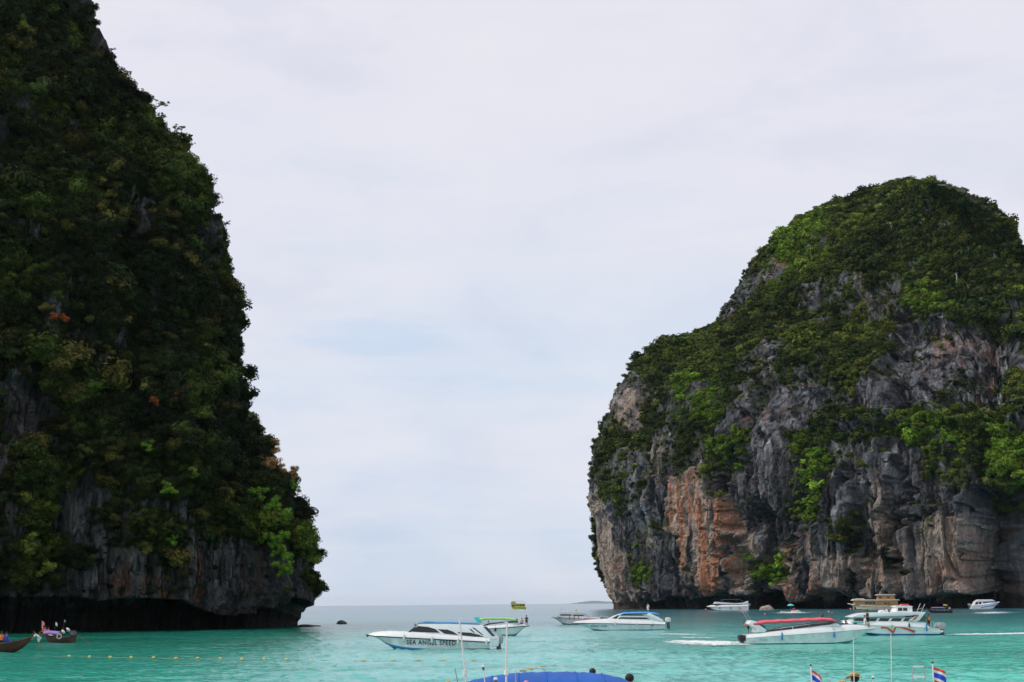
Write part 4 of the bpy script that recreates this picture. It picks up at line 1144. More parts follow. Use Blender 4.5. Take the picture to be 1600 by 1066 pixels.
# small craft with green awning behind it
b = Traced(745, 828, 992.5, 'white speedboat under a pale green awning, half hidden behind the lettered boat', B=2.6, yaw=-.12)
hull_parts(b.T, b.L, 2.6, b.tab([(745, 984), (780, 982), (828, 978.5)]), b.tab([(745, 980), (780, 977.5), (800, 974.5), (828, 976.8)]), 'gel2', 'gel', rake=1.4, cockpit=(.05, .72))
c = yfc(.9, 2.2, .2)
b.prism('cabin', [(752, 979.5), (762, 973.5), (790, 971), (812, 970.6), (814, 974.5), (790, 976.5), (760, 980)], 1.0, 'gel', .03, c)
b.panel('window', [(753, 978.6), (765, 974.2), (788, 972.2), (788, 973.8), (768, 976.2), (756, 979)], 1.0, 'glass', yf=c)
b.panel('window', [(794, 971.4), (811, 971), (812, 973.4), (796, 974.0)], 1.0, 'glass', yf=c)
canopy_sheet(b.T, b, [(751, 966.5), (762, 965), (790, 965), (808, 967)], 1.1, 'green', zdeck=.9, drop=.34)
b.panel('aft_screen', [(741, 966), (746, 965), (752, 974), (748, 975)], .9, 'cyan')
b.fender(776, 984, 'dark', .5, .12)
outboard(b.T, -.1, 0, b.z(750, 981), 1.0, 'grey', 2)
for i, (px_, lab, tp, vs_) in enumerate(((823, 'person in black standing at the bow of the green awning boat', 'dark', None), (816, 'person in a pink top near the bow of the green awning boat', 'pink', None),
                           (763, 'person in black under the rear end of the green awning', 'dark', None))):
    w = b.world(px_, 978 if i < 2 else 981); person((w.x, w.y - .2, w.z - (.1 if i < 2 else .6)), .6 * i, lab, 'stand' if i != 1 else 'sit', tp, 'dark', 'skin2' if i == 1 else 'skin', group='people on the boats', h=.86)

# small white speedboat further out
b = Traced(938, 862, 975.5, 'small white speedboat with a red rub strip, left of the blue roofed one', B=2.6)
hull_parts(b.T, b.L, 2.6, b.tab([(938, 967.5), (900, 966.3), (862, 965.5)]), b.tab([(938, 965.5), (900, 963.5), (870, 963), (862, 965)]), 'gel2', 'gel', rake=1.5, rail='redp', cockpit=(.05, .55))
c = yfc(1.0, 2.5, .15)
b.prism('cabin', [(872, 963.5), (876, 960), (915, 960.3), (922, 965), (874, 965)], 1.05, 'gel', .03, c)
b.panel('window', [(874.5, 962.4), (876.5, 960.4), (893, 960.6), (894, 962.6)], 1.05, 'glass', yf=c); b.panel('window', [(895.5, 960.8), (911, 961.2), (914, 963.2), (896, 962.7)], 1.05, 'glass', yf=c)
b.prism('roof', [(871, 959.2), (874, 956.8), (890, 955.8), (904, 956.2), (916, 957.6), (926, 965.2), (922, 965.5), (913, 959.7)], 1.15, 'gel', .04)
for px_ in (890, 897, 904): b.prism('tie_post', [(px_, 963), (px_ + .9, 963), (px_ + .9, 968.5), (px_, 968.5)], 1.32, 'rail', .0)
b.prism('lamp', [(899, 956), (899, 953.4), (903, 953.2), (903, 956)], .2, 'gold', .02)
rail_tube(b.T, [(b.x(878), 0, b.z(878, 957)), (b.x(878), 0, b.z(878, 950))], .02, 'aerial', 'dgrey')
outboard(b.T, -.1, 0, b.z(938, 962), 1.0, 'grey', 2)

for sg_ in (1, -1): rail_tube(b.T, [(b.x(p_), sg_ * .6, b.z(p_, q_)) for p_, q_ in ((865, 964.6), (866, 961.6), (872, 961))], .02)
# white boat with blue canvas roof
b = Traced(1040, 894, 985.0, 'white speedboat with a blue canvas roof and white outboards, moored in mid bay', B=3.1)
hull_parts(b.T, b.L, 3.1, b.tab([(1040, 976.5), (960, 975), (894, 974.0)]), b.tab([(1040, 972), (1000, 970), (955, 967.8), (925, 969.2), (905, 971.5), (894, 973.4)]), 'gel2', 'gel', rake=2.6, cockpit=(.05, .50))
c = yfc(1.2, 2.6, .2)
b.prism('cabin', [(948, 969), (962, 962.5), (972, 959.2), (1010, 959), (1030, 964.5), (1038, 972.5), (960, 970.5)], 1.25, 'gel', .05, c)
b.panel('window', [(957, 966.8), (965, 962.3), (969, 961.6), (964, 967.4)], 1.25, 'glass', yf=c)
b.panel('window', [(966, 967.4), (970, 965.0), (1010, 965.3), (1018, 968.4)], 1.25, 'glass', yf=c)
b.panel('window', [(971, 962.6), (973, 960.6), (1004, 960.6), (1009, 962.8)], 1.25, 'glass', yf=c)
canopy_sheet(b.T, b, [(970, 959.5), (975, 957.3), (1005, 956.2), (1026, 957.5), (1031, 959.5)], 1.25, 'skyb', posts=False)
b.prism('stern_arch', [(1010, 961), (1016, 958), (1037, 969), (1038, 973), (1030, 972)], 1.3, 'gel', .05)
outboard(b.T, -.15, 0, b.z(1040, 965.5), 1.25, 'white', 2)
b.fender(961.5, 974.5, 'white', .6, .12); b.fender(995, 976, 'white', .45, .1); b.fender(1020, 977, 'rail', .25, .12)
lettering(b.T, 'MARINE TRAVEL', b.x(923), b.x(949), b.z(936, 979.6), 1.4, 'blue2', shear=.3, height=2.2 * b.k)
w = b.world(1015, 959); person((w.x, w.y, w.z), 2.2, 'person in a pale shirt standing on the roof of the blue canvas boat', 'stand', 'white', 'white', 'skin2', group='people on the boats', h=.92)

for sg_ in (1, -1):
    rail_tube(b.T, [(b.x(p_), sg_ * .75, b.z(p_, q_)) for p_, q_ in ((898, 973), (900, 968.6), (925, 965), (950, 963.6), (953, 967.6))], .022)
    for p_, q_, r_ in ((912, 970.6, 966.9), (930, 969, 964.8)): rail_tube(b.T, [(b.x(p_), sg_ * .75, b.z(p_, q_)), (b.x(p_), sg_ * .75, b.z(p_, r_))], .018, 'rail_post')
# red canopy boat under way
b = Traced(1168, 1378, 1006.0, 'white speedboat with a red canopy heading right with its bow raised', B=3.0)
hull_parts(b.T, b.L, 3.0, b.tab([(1168, 998), (1240, 992.6), (1310, 988), (1378, 983.0)]), b.tab([(1168, 992.5), (1200, 988.5), (1240, 984), (1313, 978.2), (1345, 977.6), (1378, 981.8)]), 'gel2', 'gel', rake=1.5, rail=False, cockpit=(.04, .66), fine=.42)
c = yfc(1.2, 2.6, .15)
b.prism('cabin', [(1186, 989.5), (1225, 981), (1295, 972.5), (1306, 972.5), (1318, 978.5), (1240, 985.5)], 1.2, 'gel', .04, c)
b.panel('window', [(1188, 987.6), (1210, 984.3), (1240, 980.2), (1240, 983.8), (1215, 986.4), (1190, 988.8)], 1.22, 'glass', yf=c)
b.panel('window', [(1241.5, 980.0), (1270, 976.2), (1305, 972.2), (1311, 973.4), (1300, 976.8), (1270, 980.2), (1241.5, 983.6)], 1.22, 'glass', yf=c)
b.prism('windscreen', [(1306, 972.5), (1308, 971.8), (1319, 977.6), (1316, 978.2)], 1.0, 'navyglass', .01, c)
canopy_sheet(b.T, b, [(1179, 971.8), (1200, 969.5), (1230, 968.0), (1262, 966.5), (1290, 965.2), (1304, 965.8), (1310, 969.5)], 1.28, 'red', sag=.07, zdeck=1.3, drop=.36)
b.prism('stern_arch', [(1171, 976), (1176, 970.5), (1181, 971), (1200, 986), (1196, 988.5), (1182, 989), (1184, 983)], 1.28, 'gel', .05)
b.panel('arch_opening', [(1187, 976), (1191, 976), (1199, 981.5), (1196, 982)], 1.29, 'glass')
outboard(b.T, .05, 0, b.z(1168, 992.8), 1.05, 'black', 2)
b.fender(1222.5, 994.5, 'blue2', .75, .09); b.fender(1305, 992, 'blue2', .6, .09)
lettering(b.T, 'Tangy', b.x(1187), b.x(1200), b.z(1193, 1001.4), -1.40, 'grey', shear=.35, height=2.6 * b.k)
rail_tube(b.T, [(b.x(1176), .6, b.z(1176, 971)), (b.x(1167), .6, b.z(1167, 956))], .02, 'aerial'); rail_tube(b.T, [(b.x(1178), -.6, b.z(1178, 971)), (b.x(1169), -.6, b.z(1169, 957))], .02, 'aerial')
b.prism('pennant', [(1160, 954), (1168, 954.5), (1168, 957.5), (1161, 956.5)], .02, 'pink', .0)
RED = b
for px_, py_, lab, pose, tp, lg, hh, dy, rz_ in (
    (1172, 990.5, 'person in orange and black crouching at the stern of the red canopy boat', 'bend', 'orange', 'dark', .80, -.9, 1.3),
    (1364, 980.2, 'person in dark clothes standing on the foredeck of the red canopy boat', 'stand', 'dark', 'dark', 1.0, 0, -1.4),
    (1358, 980.0, 'person in white sitting at the bow of the red canopy boat', 'sit', 'white', 'white', .9, -.35, -1.5),
    (1342, 979.2, 'person in a teal shirt sitting forward of the windscreen', 'sit', 'cyan', 'dark', .62, 0, -1.2),
    (1330, 979.0, 'sunbather in a brown top lying back on the foredeck, second from the windscreen', 'sit', 'brownl', 'dark', .60, .3, -1.0),
    (1322, 979.0, 'sunbather in a pale top nearest the windscreen of the red canopy boat', 'sit', 'cream', 'dark', .60, -.1, -1.8)):
    w = b.world(px_, py_); person((w.x, w.y + dy, w.z - .05), rz_, lab, pose, tp, lg, 'skin' if tp != 'white' else 'skin2', group='people on the boats', h=hh)
w = b.world(1293, 966.5); person((w.x, w.y, w.z - .1), 1.5, 'person sitting on the front end of the red canopy', 'sit', 'dark', 'navyc', group='people on the boats', h=.62)

# white motor yacht with the red zigzag
b = Traced(1470, 1322, 993.0, 'white two level motor boat with a red zigzag along its hull', 'motor boat', 'motor_boat', B=3.8)
hull_parts(b.T, b.L, 3.8, b.tab([(1470, 984), (1440, 981), (1380, 978.5), (1322, 975)]), b.tab([(1470, 983), (1455, 982), (1450, 973.5), (1400, 970.8), (1322, 971)]), 'gel', 'gel', rake=3.2, rail=False, stripe=('blue2', 0, .12, .0, 1.0), cockpit=(.02, .80), fine=.6)
c = yfc(1.6, 2.4, .04)
b.prism('saloon', [(1334, 972.2), (1340, 966), (1432, 966), (1437, 972.5), (1432, 974)], 1.62, 'gel', .04, c)
for i in range(5):
    x0, x1 = 1335.5 + i * 19.5, 1351.5 + i * 19.5
    b.panel('window', [(x0, 971.0 if i else 970.8), (x0 + 3.6, 966.8), (x1 + 2.6, 966.8), (x1 - .6, 971.4)], 1.63, 'glass', yf=c)
b.prism('hardtop', [(1332, 964.8), (1344, 960.5), (1352, 958.6), (1400, 957.6), (1444, 957), (1440, 961), (1424, 962.8), (1380, 964), (1350, 965.6), (1334, 965.6)], 1.85, 'gel', .06)
b.prism('roof_band', [(1345, 965.9), (1380, 963.8), (1424, 963.2), (1434, 966.2), (1342, 966.6)], 1.66, 'grey', .02)
b.panel('side_opening', [(1416, 963.2), (1430, 961.8), (1426, 965), (1418, 965.4)], 1.70, 'glass')
b.prism('wheelhouse', [(1403, 957.2), (1407.5, 949), (1431, 949), (1431, 957.2)], 1.2, 'gel', .04, yfc(3, 3.8, .12))
b.panel('window', [(1407.3, 955.4), (1409, 950.8), (1415, 950.8), (1415, 955.4)], 1.2, 'glass', yf=yfc(3, 3.8, .12)); b.panel('window', [(1416.2, 955.4), (1416.2, 950.8), (1423, 950.8), (1423, 955.4)], 1.2, 'glass', yf=yfc(3, 3.8, .12))
b.prism('sun_roof', [(1404, 949.2), (1406, 947.6), (1428, 947.4), (1433, 949.2)], 1.25, 'gel', .02)
for k in range(4): b.prism('roof_stripe', [(1415.5 + k * 3, 947.6), (1418.5 + k * 3, 944.8), (1419.9 + k * 3, 944.8), (1416.9 + k * 3, 947.6)], .5, 'redp', .0)
b.prism('stern_arch', [(1421, 970.4), (1444, 957.4), (1449.5, 957.2), (1438, 970.6)], 1.86, 'gel', .04)
b.panel('arch_stripe', [(1426.5, 968.8), (1436, 961.8), (1438.5, 961.8), (1431.5, 968.8)], 1.87, 'redp')
b.prism('shaded_void_standin', [(1438, 971), (1446, 962), (1450, 962), (1450, 972)], 1.5, 'dgrey', .02)  # dark block put in for the shaded void of the stern cockpit
b.panel('hull_zigzag', [(1377, 979.2), (1388, 980.4), (1396.2, 986.6), (1399.8, 979), (1410, 979), (1431, 986.0), (1429, 989.2), (1418, 984.6), (1406, 981.4), (1401.4, 981.4), (1396.6, 990.2), (1386.4, 982.6), (1377.5, 982.2)], 1.875, 'redp', th=.02)
b.prism('satellite_dome', [(1381, 958.2), (1383, 954.6), (1388, 953.8), (1391, 956), (1391, 958.2)], .5, 'white', .1)
b.prism('horn', [(1392, 957.8), (1393.6, 952.8), (1395, 952.8), (1396.5, 957.8)], .12, 'white', .02)
for p0, p1 in (((1446, 958), (1453, 944)), ((1452, 960), (1460, 945))):
    for y_ in (-1.2, 1.2)[:1]: rail_tube(b.T, [(b.x(p0[0]), y_, b.z(*p0)), (b.x(p1[0]), y_, b.z(*p1))], .025, 'aerial', 'white')
rail_tube(b.T, [(b.x(1462), 1.5, b.z(1462, 982)), (b.x(1462), 1.5, b.z(1462, 972.5)), (b.x(1457), 1.5, b.z(1457, 971.8)), (b.x(1457), 1.5, b.z(1457, 982))], .04, 'hand_rail', 'white')
b.fender(1421.5, 977.5, 'navy', .55, .1); b.fender(1448.5, 981, 'blue2', .9, .1); b.fender(1394, 979.5, 'green', .5, .12)
outboard(b.T, -.1, 0, b.z(1470, 973.5), 1.45, 'grey', 2)
b.prism('swim_platform', [(1468, 985), (1476, 985.5), (1476, 988), (1468, 990)], 1.6, 'gel', .05)
w = b.world(1455.5, 980.5); person((w.x, w.y - 1.2, w.z - .1), .2, 'person in an orange life vest standing at the stern of the zigzag boat', 'reach', 'orange', 'dark', vest='orange', group='people on the boats', h=.95)

# ------------------------------------------------------------------ boats beneath the far rock
b = Traced(1170, 1105, 954.2, 'white day boat with a navy canopy moored left of the sea cave', B=5.0)
hull_parts(b.T, b.L, 5.0, b.tab([(1170, 947.6), (1130, 948.6), (1105, 948.4)]), b.tab([(1170, 945.5), (1130, 945.6), (1112, 946), (1105, 948)]), 'gel', 'gel', rake=2.5, cockpit=(.05, .7), draft=.6)
b.prism('cabin', [(1118, 946.5), (1121, 943.5), (1160, 944.3), (1163, 946.8)], 1.9, 'dgrey', .05)
b.prism('roof', [(1116, 943.6), (1119, 940.8), (1150, 943.0), (1163, 942), (1170, 939.6), (1170, 946.5), (1164, 947), (1160, 944.6), (1135, 944.6)], 2.1, 'gel', .08)
for x0, x1 in ((1122, 1128), (1130, 1136), (1138, 1144), (1146, 1152)): b.panel('window', [(x0, 946.2), (x0, 944.9), (x1, 944.9), (x1, 946.4)], 1.92, 'glass')
canopy_sheet(b.T, b, [(1128, 938.0), (1135, 936.6), (1156, 936.4), (1163, 938.8)], 1.9, 'navy', zdeck=b.z(1140, 943))
outboard(b.T, -.2, 0, b.z(1170, 943.5), 1.7, 'grey', 2)
for px_ in (1125, 1142, 1156): b.fender(px_, 950.5, 'rail', .9, .25)

b = Traced(1407, 1327, 952.8, 'two deck wooden tour boat with tan cabins moored under the buff rock', 'tour boat', 'tour_boat', B=6.0, group='boats under the far rock')
hull_parts(b.T, b.L, 6.0, b.tab([(1407, 947.2), (1370, 947.6), (1335, 945.6), (1327, 943.8)]), b.tab([(1407, 946.2), (1370, 946.6), (1335, 944.6), (1327, 943)]), 'cream', 'cream', rake=2.5, rail='plank', cockpit=(.02, .86), draft=.8, fine=.65)
b.prism('main_cabin', [(1337, 945.5), (1338, 938.8), (1404, 938.8), (1404, 946.8)], 2.6, 'wood2', .05)
b.prism('main_roof', [(1334, 938.9), (1337, 936.4), (1370, 937.2), (1406, 936.8), (1407, 938.6), (1370, 939.2)], 2.9, 'cream', .05)
for x0, x1 in ((1352.5, 1355.5), (1356.3, 1359.3), (1360.1, 1363.1), (1363.9, 1368.6)): b.panel('window', [(x0, 943.8), (x0, 940.8), (x1, 940.8), (x1, 943.8)], 2.62, 'glass', th=.05)
for x0, x1 in ((1382.5, 1386.3), (1387.4, 1391.4)): b.panel('window', [(x0, 944.4), (x0, 941.8), (x1, 941.8), (x1, 944.4)], 2.62, 'glass', th=.05)
b.prism('upper_cabin', [(1374, 937.4), (1376, 930.6), (1399, 930.6), (1401, 937.2)], 2.2, 'wood2', .05)
b.prism('upper_roof', [(1372, 930.8), (1375, 929.0), (1400, 928.8), (1402, 930.6)], 2.5, 'cream', .04)
for x0, x1 in ((1373.6, 1379.4), (1387, 1391.4)): b.panel('window', [(x0 + .6, 935), (x0 + 1, 932.4), (x1, 932.4), (x1, 935)], 2.22, 'glass', th=.05)
b.prism('bow_canopy', [(1338, 939.2), (1341, 935.6), (1352, 935.4), (1354, 937.4)], 1.8, 'cream', .04)
rail_tube(b.T, [(b.x(1378), 0, b.z(1378, 930)), (b.x(1378), 0, b.z(1378, 925.5))], .05, 'flag_staff', 'white'); b.prism('white_flag', [(1378, 928.6), (1381.5, 929.2), (1381.5, 931.4), (1378, 930.8)], .04, 'white', 0)
for i, px_ in enumerate((1388, 1391.5)):
    w = b.world(px_, 947.4); person((w.x, w.y - 2.85, w.z - .4), 0, ('person in an orange vest at the tour boat rail, left of a second one', 'person in an orange vest at the tour boat rail, right of another one')[i], 'stand', 'orange', 'navyc', vest='orange', group='people on the boats', h=1.2)
w = b.world(1404, 949.6); person((w.x + .4, w.y - 2.6, w.z), 0, 'person in purple at the stern of the wooden tour boat', 'stand', 'purple', 'bluec', group='people on the boats', h=1.1)

b = Traced(1519, 1565, 951.4, 'white cabin cruiser pointing right below the dark recess of the rock', B=4.2, group='boats under the far rock')
hull_parts(b.T, b.L, 4.2, b.tab([(1519, 946.8), (1545, 944.6), (1565, 941.6)]), b.tab([(1519, 945.8), (1545, 942.8), (1565, 940.6)]), 'gel', 'gel', rake=2.6, rail='blue2', cockpit=(.03, .7), draft=.5)
b.prism('cabin', [(1521, 947), (1526, 939.6), (1552, 938.8), (1560, 941.8), (1545, 944)], 1.7, 'gel', .06)
for poly in ([(1524, 945.8), (1526, 941), (1529.4, 940.8), (1529.4, 945.4)], [(1530.4, 945.2), (1530.4, 940.8), (1534.5, 940.6), (1534.5, 944.6)], [(1536.5, 942.8), (1537, 940.6), (1553.5, 939.8), (1556.5, 940.9)]): b.panel('window', poly, 1.72, 'glass', th=.05)
b.prism('roof', [(1526, 939.9), (1531, 937.2), (1551, 937.0), (1557, 939.2)], 1.8, 'gel', .06)
b.panel('side_stripe', [(1533, 948.8), (1560, 944.6), (1561, 945.6), (1534, 950)], 2.0, 'blue2', th=.05)
outboard(b.T, -.1, 0, b.z(1519, 943.5), 1.5, 'grey', 2)

b = Traced(822, 797, 952.6, 'yellow and green two deck tour boat far out near the horizon', 'tour boat', 'tour_boat', B=4.5, group='boats under the far rock')
hull_parts(b.T, b.L, 4.5, b.tab([(822, 949.4), (797, 947.4)]), b.tab([(822, 948.6), (797, 946.6)]), 'lime', 'gold', rake=1.8, rail='rail', cockpit=(.02, .85), draft=.5)
b.prism('main_cabin', [(798, 947.6), (799, 943.4), (820, 944.6), (821, 949.2)], 1.9, 'gold', .05)
for x0 in (800.5, 804.5, 808.5, 812.5, 816.5): b.panel('window', [(x0, 947.6), (x0, 945.4), (x0 + 2.8, 945.4), (x0 + 2.8, 947.6)], 1.93, 'glass', th=.06)
b.prism('upper_deck', [(797.5, 943.8), (798, 942.8), (821, 943.6), (821, 944.8)], 2.2, 'lime', .04)
canopy_sheet(b.T, b, [(798, 940.6), (804, 939.2), (817, 939.2), (820, 940.6)], 2.0, 'lime', th=.1, zdeck=b.z(809, 943.5))
b.prism('upper_cabin', [(797.5, 943.2), (799.5, 940.4), (806, 940.4), (806, 943.6)], 1.7, 'gold', .04)

# ------------------------------------------------------------------ long wooden boats
def longtail(loc, rz, L, B, label, bow_rise=1.3, tail=True, group='wooden longtail boats', planks='plank', hullm='wood', scale_tail=1.0):
    T = empty('longtail_boat', loc, rz, label, 'longtail boat', group)
    n = 24; rings, S_ = [], []
    for i in range(n):
        u = i / (n - 1); b_ = B / 2 * (1 - max(0, (u - .45) / .55) ** 1.9) * (.55 + .45 * min(1, (u / .3)) ** .7); b_ = max(b_, .04)
        zs = .62 + bow_rise * max(0, (u - .5) / .5) ** 2.0 + .25 * max(0, (.2 - u) / .2) ** 1.5
        zk = -.25 + (zs + .15) * max(0, (u - .74) / .26) ** 1.7 * .85
        xs = u * L + .5 * max(0, u - .8)
        rings.append([(xs, b_, zs), (xs, b_ * .9, zk + (zs - zk) * .5), (xs, b_ * .55, zk + (zs - zk) * .15), (xs, 0, zk), (xs, -b_ * .55, zk + (zs - zk) * .15), (xs, -b_ * .9, zk + (zs - zk) * .5), (xs, -b_, zs)])
        S_.append((xs, b_, zs))
    h_ = MB().loft(rings); h_.f.append(tuple(range(6, -1, -1)))
    inner = [[(x, y * .88, z + .02) for x, y, z in (r_[0], r_[1], r_[3], r_[5], r_[6])] for r_ in rings]
    h_.loft([[(p[0], p[1], p[2] + .06) for p in r_] for r_ in inner])
    h_.build('hull', M[hullm], T, True)
    g = MB().tube([(x, y, z) for x, y, z in S_], .05, 6).tube([(x, -y, z) for x, y, z in S_], .05, 6); g.build('gunwale', M['wood2'] if hullm != 'wood' else M['wood'], T, True)
    for k in range(4):
        u = .18 + .14 * k; x, y, z = S_[int(u * (n - 1))]
        MB().box((x, 0, z - .1), (.28, y * 1.8, .04)).build('thwart', M[planks], T, bevel=.01)
    x0, y0, z0 = S_[int(.80 * (n - 1))]; x1, y1, z1 = S_[-2]
    MB().add([(x0, y0 * .9, z0 + .02), (x0, -y0 * .9, z0 + .02), (x1, -y1, z1 + .02), (x1, y1, z1 + .02), (x0, y0 * .9, z0 - .03), (x0, -y0 * .9, z0 - .03), (x1, -y1, z1 - .03), (x1, y1, z1 - .03)],
             [(0, 1, 2, 3), (7, 6, 5, 4), (0, 3, 7, 4), (1, 5, 6, 2), (0, 4, 5, 1), (3, 2, 6, 7)]).build('foredeck', M[planks], T)
    pr = MB(); xb, _, zb = S_[-1]; pr.tube([(xb - .25, 0, zb - .25), (xb + .05, 0, zb + .1), (xb + .25, 0, zb + .45)], [.09, .08, .05], 6); pr.build('stem_post', M[hullm], T, True)
    if tail:
        e = MB().box((.1, 0, 1.15), (.7, .4, .4)).box((.2, 0, 1.4), (.4, .5, .12)).tube([(.2, 0, .75), (.2, 0, 1.0)], .08, 8).build('engine', M['dgrey'], T, bevel=.03)
        MB().tube([(-.2, 0, 1.1), (-2.2 * scale_tail, 0, .35), (-3.6 * scale_tail, 0, -.15)], .05, 8).build('tail_shaft', M['wood'], e, True)
        MB().tube([(.4, 0, 1.2), (1.3, 0, 1.45)], .025, 6).build('tiller', M['steel'], e, True)
    return T
def flagpole(loc, h, label, flag='thai', fw=.6, fh=.4, droop=.6, lean=(0, 0), rz=0.0, cat='flag', pole='white', finial=True, group=None):
    T = empty('flag', loc, rz, label, cat, group)
    top = Vector((lean[0], lean[1], h))
    MB().tube([(0, 0, 0), top], .018, 8).build('pole', M[pole], T, True)
    if finial: MB().ball(top + Vector((0, 0, .02)), .027, 10, 8).build('finial', M['dark'], T, True)
    nx_, nz_ = 13, 13; vs, fs, fm = [], [], []
    for j in range(nz_):
        for i in range(nx_):
            u, v = i / (nx_ - 1), j / (nz_ - 1)
            x = u * fw * (1 - .35 * droop * u); z = h - .09 - v * fh * (1 + .25 * droop * u) - droop * fw * .62 * u ** 1.3; y = .06 * math.sin(u * 7 + v * 2) * (.3 + u)
            vs.append((x + lean[0] * z / h, y + lean[1], z))
    for j in range(nz_ - 1):
        for i in range(nx_ - 1):
            fs.append((j * nx_ + i, j * nx_ + i + 1, (j + 1) * nx_ + i + 1, (j + 1) * nx_ + i))
            fm.append([0, 0, 1, 1, 2, 2, 2, 2, 1, 1, 0, 0][j] if flag == 'thai' else 0)
    mats = [M['redp'], M['white'], M['bluec']] if flag == 'thai' else [M[flag]]
    o = mesh_obj('banner', vs, fs, mats, T, True, fm); so = o.modifiers.new('thickness', 'SOLIDIFY'); so.thickness = .004
    return T

# at the left edge, bow to the right
p = at(47, 1018.5); TB = longtail((p.x - 9.3, p.y, 0), .0, 9.2, 1.7, 'dark red wooden longtail boat at the left edge with a pale foredeck', bow_rise=.75, tail=False)
w = atd(60.5, 1008, p.y - .25); person((w.x, w.y, .42), math.pi / 2 * 1.05, 'person in white bending over the bow of the left longtail boat', 'bend', 'white', 'white', group='people on the boats', h=1.0)
w = atd(2, 1000, p.y); person((w.x, w.y, .62), .3, 'person in an orange life vest sitting at the very left edge', 'sit', 'orange', 'dark', vest='orange', group='people on the boats', h=1.05)
w = atd(9, 1001, p.y); person((w.x, w.y + .1, .66), -.6, 'person wrapped in bright blue beside the orange vest at the left edge', 'sit', 'bluec', 'bluec', vest='bluec', group='people on the boats', h=.95)
# second one, seen from its quarter
p = at(92, 1004.5); TB2 = longtail((atd(116, 1004, p.y - .4).x, p.y - .6, 0), math.pi - .45, 4.8, 1.6, 'dark longtail boat carrying flags and a lilac cover in front of the black notch', bow_rise=.7, scale_tail=.75)
for px_, lab, tp, vs_, hh in ((67, 'person in an orange vest at the bow end of the flagged longtail boat', 'orange', 'orange', .95), (70.5, 'person in a pink top, second from the bow of the flagged longtail boat', 'pink', None, .9),
                     (75, 'person in a red brown top, third from the bow of the flagged longtail boat', 'orange', None, .85), (98, 'person in white by the engine of the flagged longtail boat', 'white', None, .9)):
    w = atd(px_, 1000, p.y + .6 if px_ < 80 else p.y); person((w.x, w.y, .62 if px_ > 80 else .8), 1.5, lab, 'sit', tp, 'dark', vest=vs_, group='people on the boats', h=hh)
def small_flag(px, py0, py1, flag, fw, fh, label, y, z0=.6, drp=.8):
    a = atd(px, py1, y); zt_ = atd(px, py0, y).z
    return flagpole((a.x, y, z0), zt_ - z0, label, flag, fw, fh, drp, pole='dgrey', finial=False, group='flags on the dark longtail boat')
small_flag(63.5, 969, 1000, 'pink', .5, .85, 'red and white pennant standing at the bow of the dark longtail boat', p.y + .8, .9)
small_flag(85, 971, 1000, 'white', .35, .35, 'small white flag in the middle of the dark longtail boat', p.y + .4)
small_flag(98.5, 967, 1000, 'grey', .22, .25, 'small grey pennant on the tallest staff of the dark longtail boat', p.y + .1)
q = atd(82, 986, p.y + .3); cv = MB(); rr_ = []
for i in range(9):
    u = i / 8; rr_.append([(q.x - 1.0 + 2.0 * u, q.y + .5 * math.cos(a_), q.z - .38 + .38 * math.sin(a_) + .05 * math.sin(5 * u)) for a_ in [math.pi * k / 8 for k in range(9)]])
o = cv.loft(rr_).build('boat_cover', M['purple'], None, True); tag(o, 'lilac cloth cover stretched over the middle of the dark longtail boat', 'cover')
o.modifiers.new('thickness', 'SOLIDIFY').thickness = .02
o = MB(); q = atd(92.5, 994.5, p.y - .75); rr_ = []
for i in range(17):
    a_ = 2 * math.pi * i / 16; rr_.append((q.x + .28 * math.cos(a_), q.y, q.z + .28 * math.sin(a_)))
o.tube(rr_, .07, 8, cap=False); o = o.build('life_ring', M['plank'], None, True); tag(o, 'pale ring buoy hung on the side of the dark longtail boat', 'life ring')
for px_, py_, m_, lab in ((99, 987, 'white', 'white bag on the engine box of the dark longtail boat'), (106.5, 983.5, 'white', 'small white cloth tied above the tail of the dark longtail boat')):
    q = atd(px_, py_, p.y - .2); o = MB().ball((0, 0, 0), .2, 10, 7, (1.5, .8, .7)).build('bag' if px_ < 100 else 'cloth', M[m_], None, True); o.location = q; o.rotation_euler = (0, .6, 0); tag(o, lab, 'bag' if px_ < 100 else 'cloth')

# dark longtails under the far rock
p = at(1468, 957.8); T = longtail((atd(1488, 958, p.y).x, p.y, 0), math.pi, 8.6, 1.9, 'dark longtail boat with a lilac awning behind the zigzag boat', bow_rise=1.0)
aw = MB(); rr_ = []
for i in range(9):
    u = i / 8; rr_.append([(2.8 + 4.4 * u, .95 * math.cos(a_), 1.75 + .22 * math.sin(a_)) for a_ in [math.pi * k / 8 for k in range(9)]])
o = aw.loft(rr_).build('awning', M['purple'], T, True); o.modifiers.new('thickness', 'SOLIDIFY').thickness = .03
for x in (3, 7):
    for y in (-.9, .9): MB().tube([(x, y, .6), (x, y, 1.78)], .03, 6).build('awning_post', M['steel'], T)
for i, (px_, m_, lab) in enumerate(((1472, 'purple', 'person in purple sitting aft of the lilac awning'), (1478, 'dark', 'person in black, second behind the lilac awning'), (1484, 'white', 'person in white at the tail of the lilac awning boat'))):
    w = atd(px_, 955, p.y); person((w.x, w.y, .7), 0, lab, 'sit', m_, 'dark', group='people on the boats', h=1.15)
a = atd(1474, 949, p.y); flagpole((a.x, p.y, .8), 2.3, 'yellow ribbon flag over the stern of the lilac awning boat', 'yellow', 1.6, .55, .2, pole='dgrey', finial=False)
w = at(1447, 956.0); T = longtail((w.x - 1, w.y + 22, 0), .3, 7.5, 1.7, 'dark longtail boat just left of the lilac awning, mostly behind the zigzag boat', bow_rise=.9, tail=False)

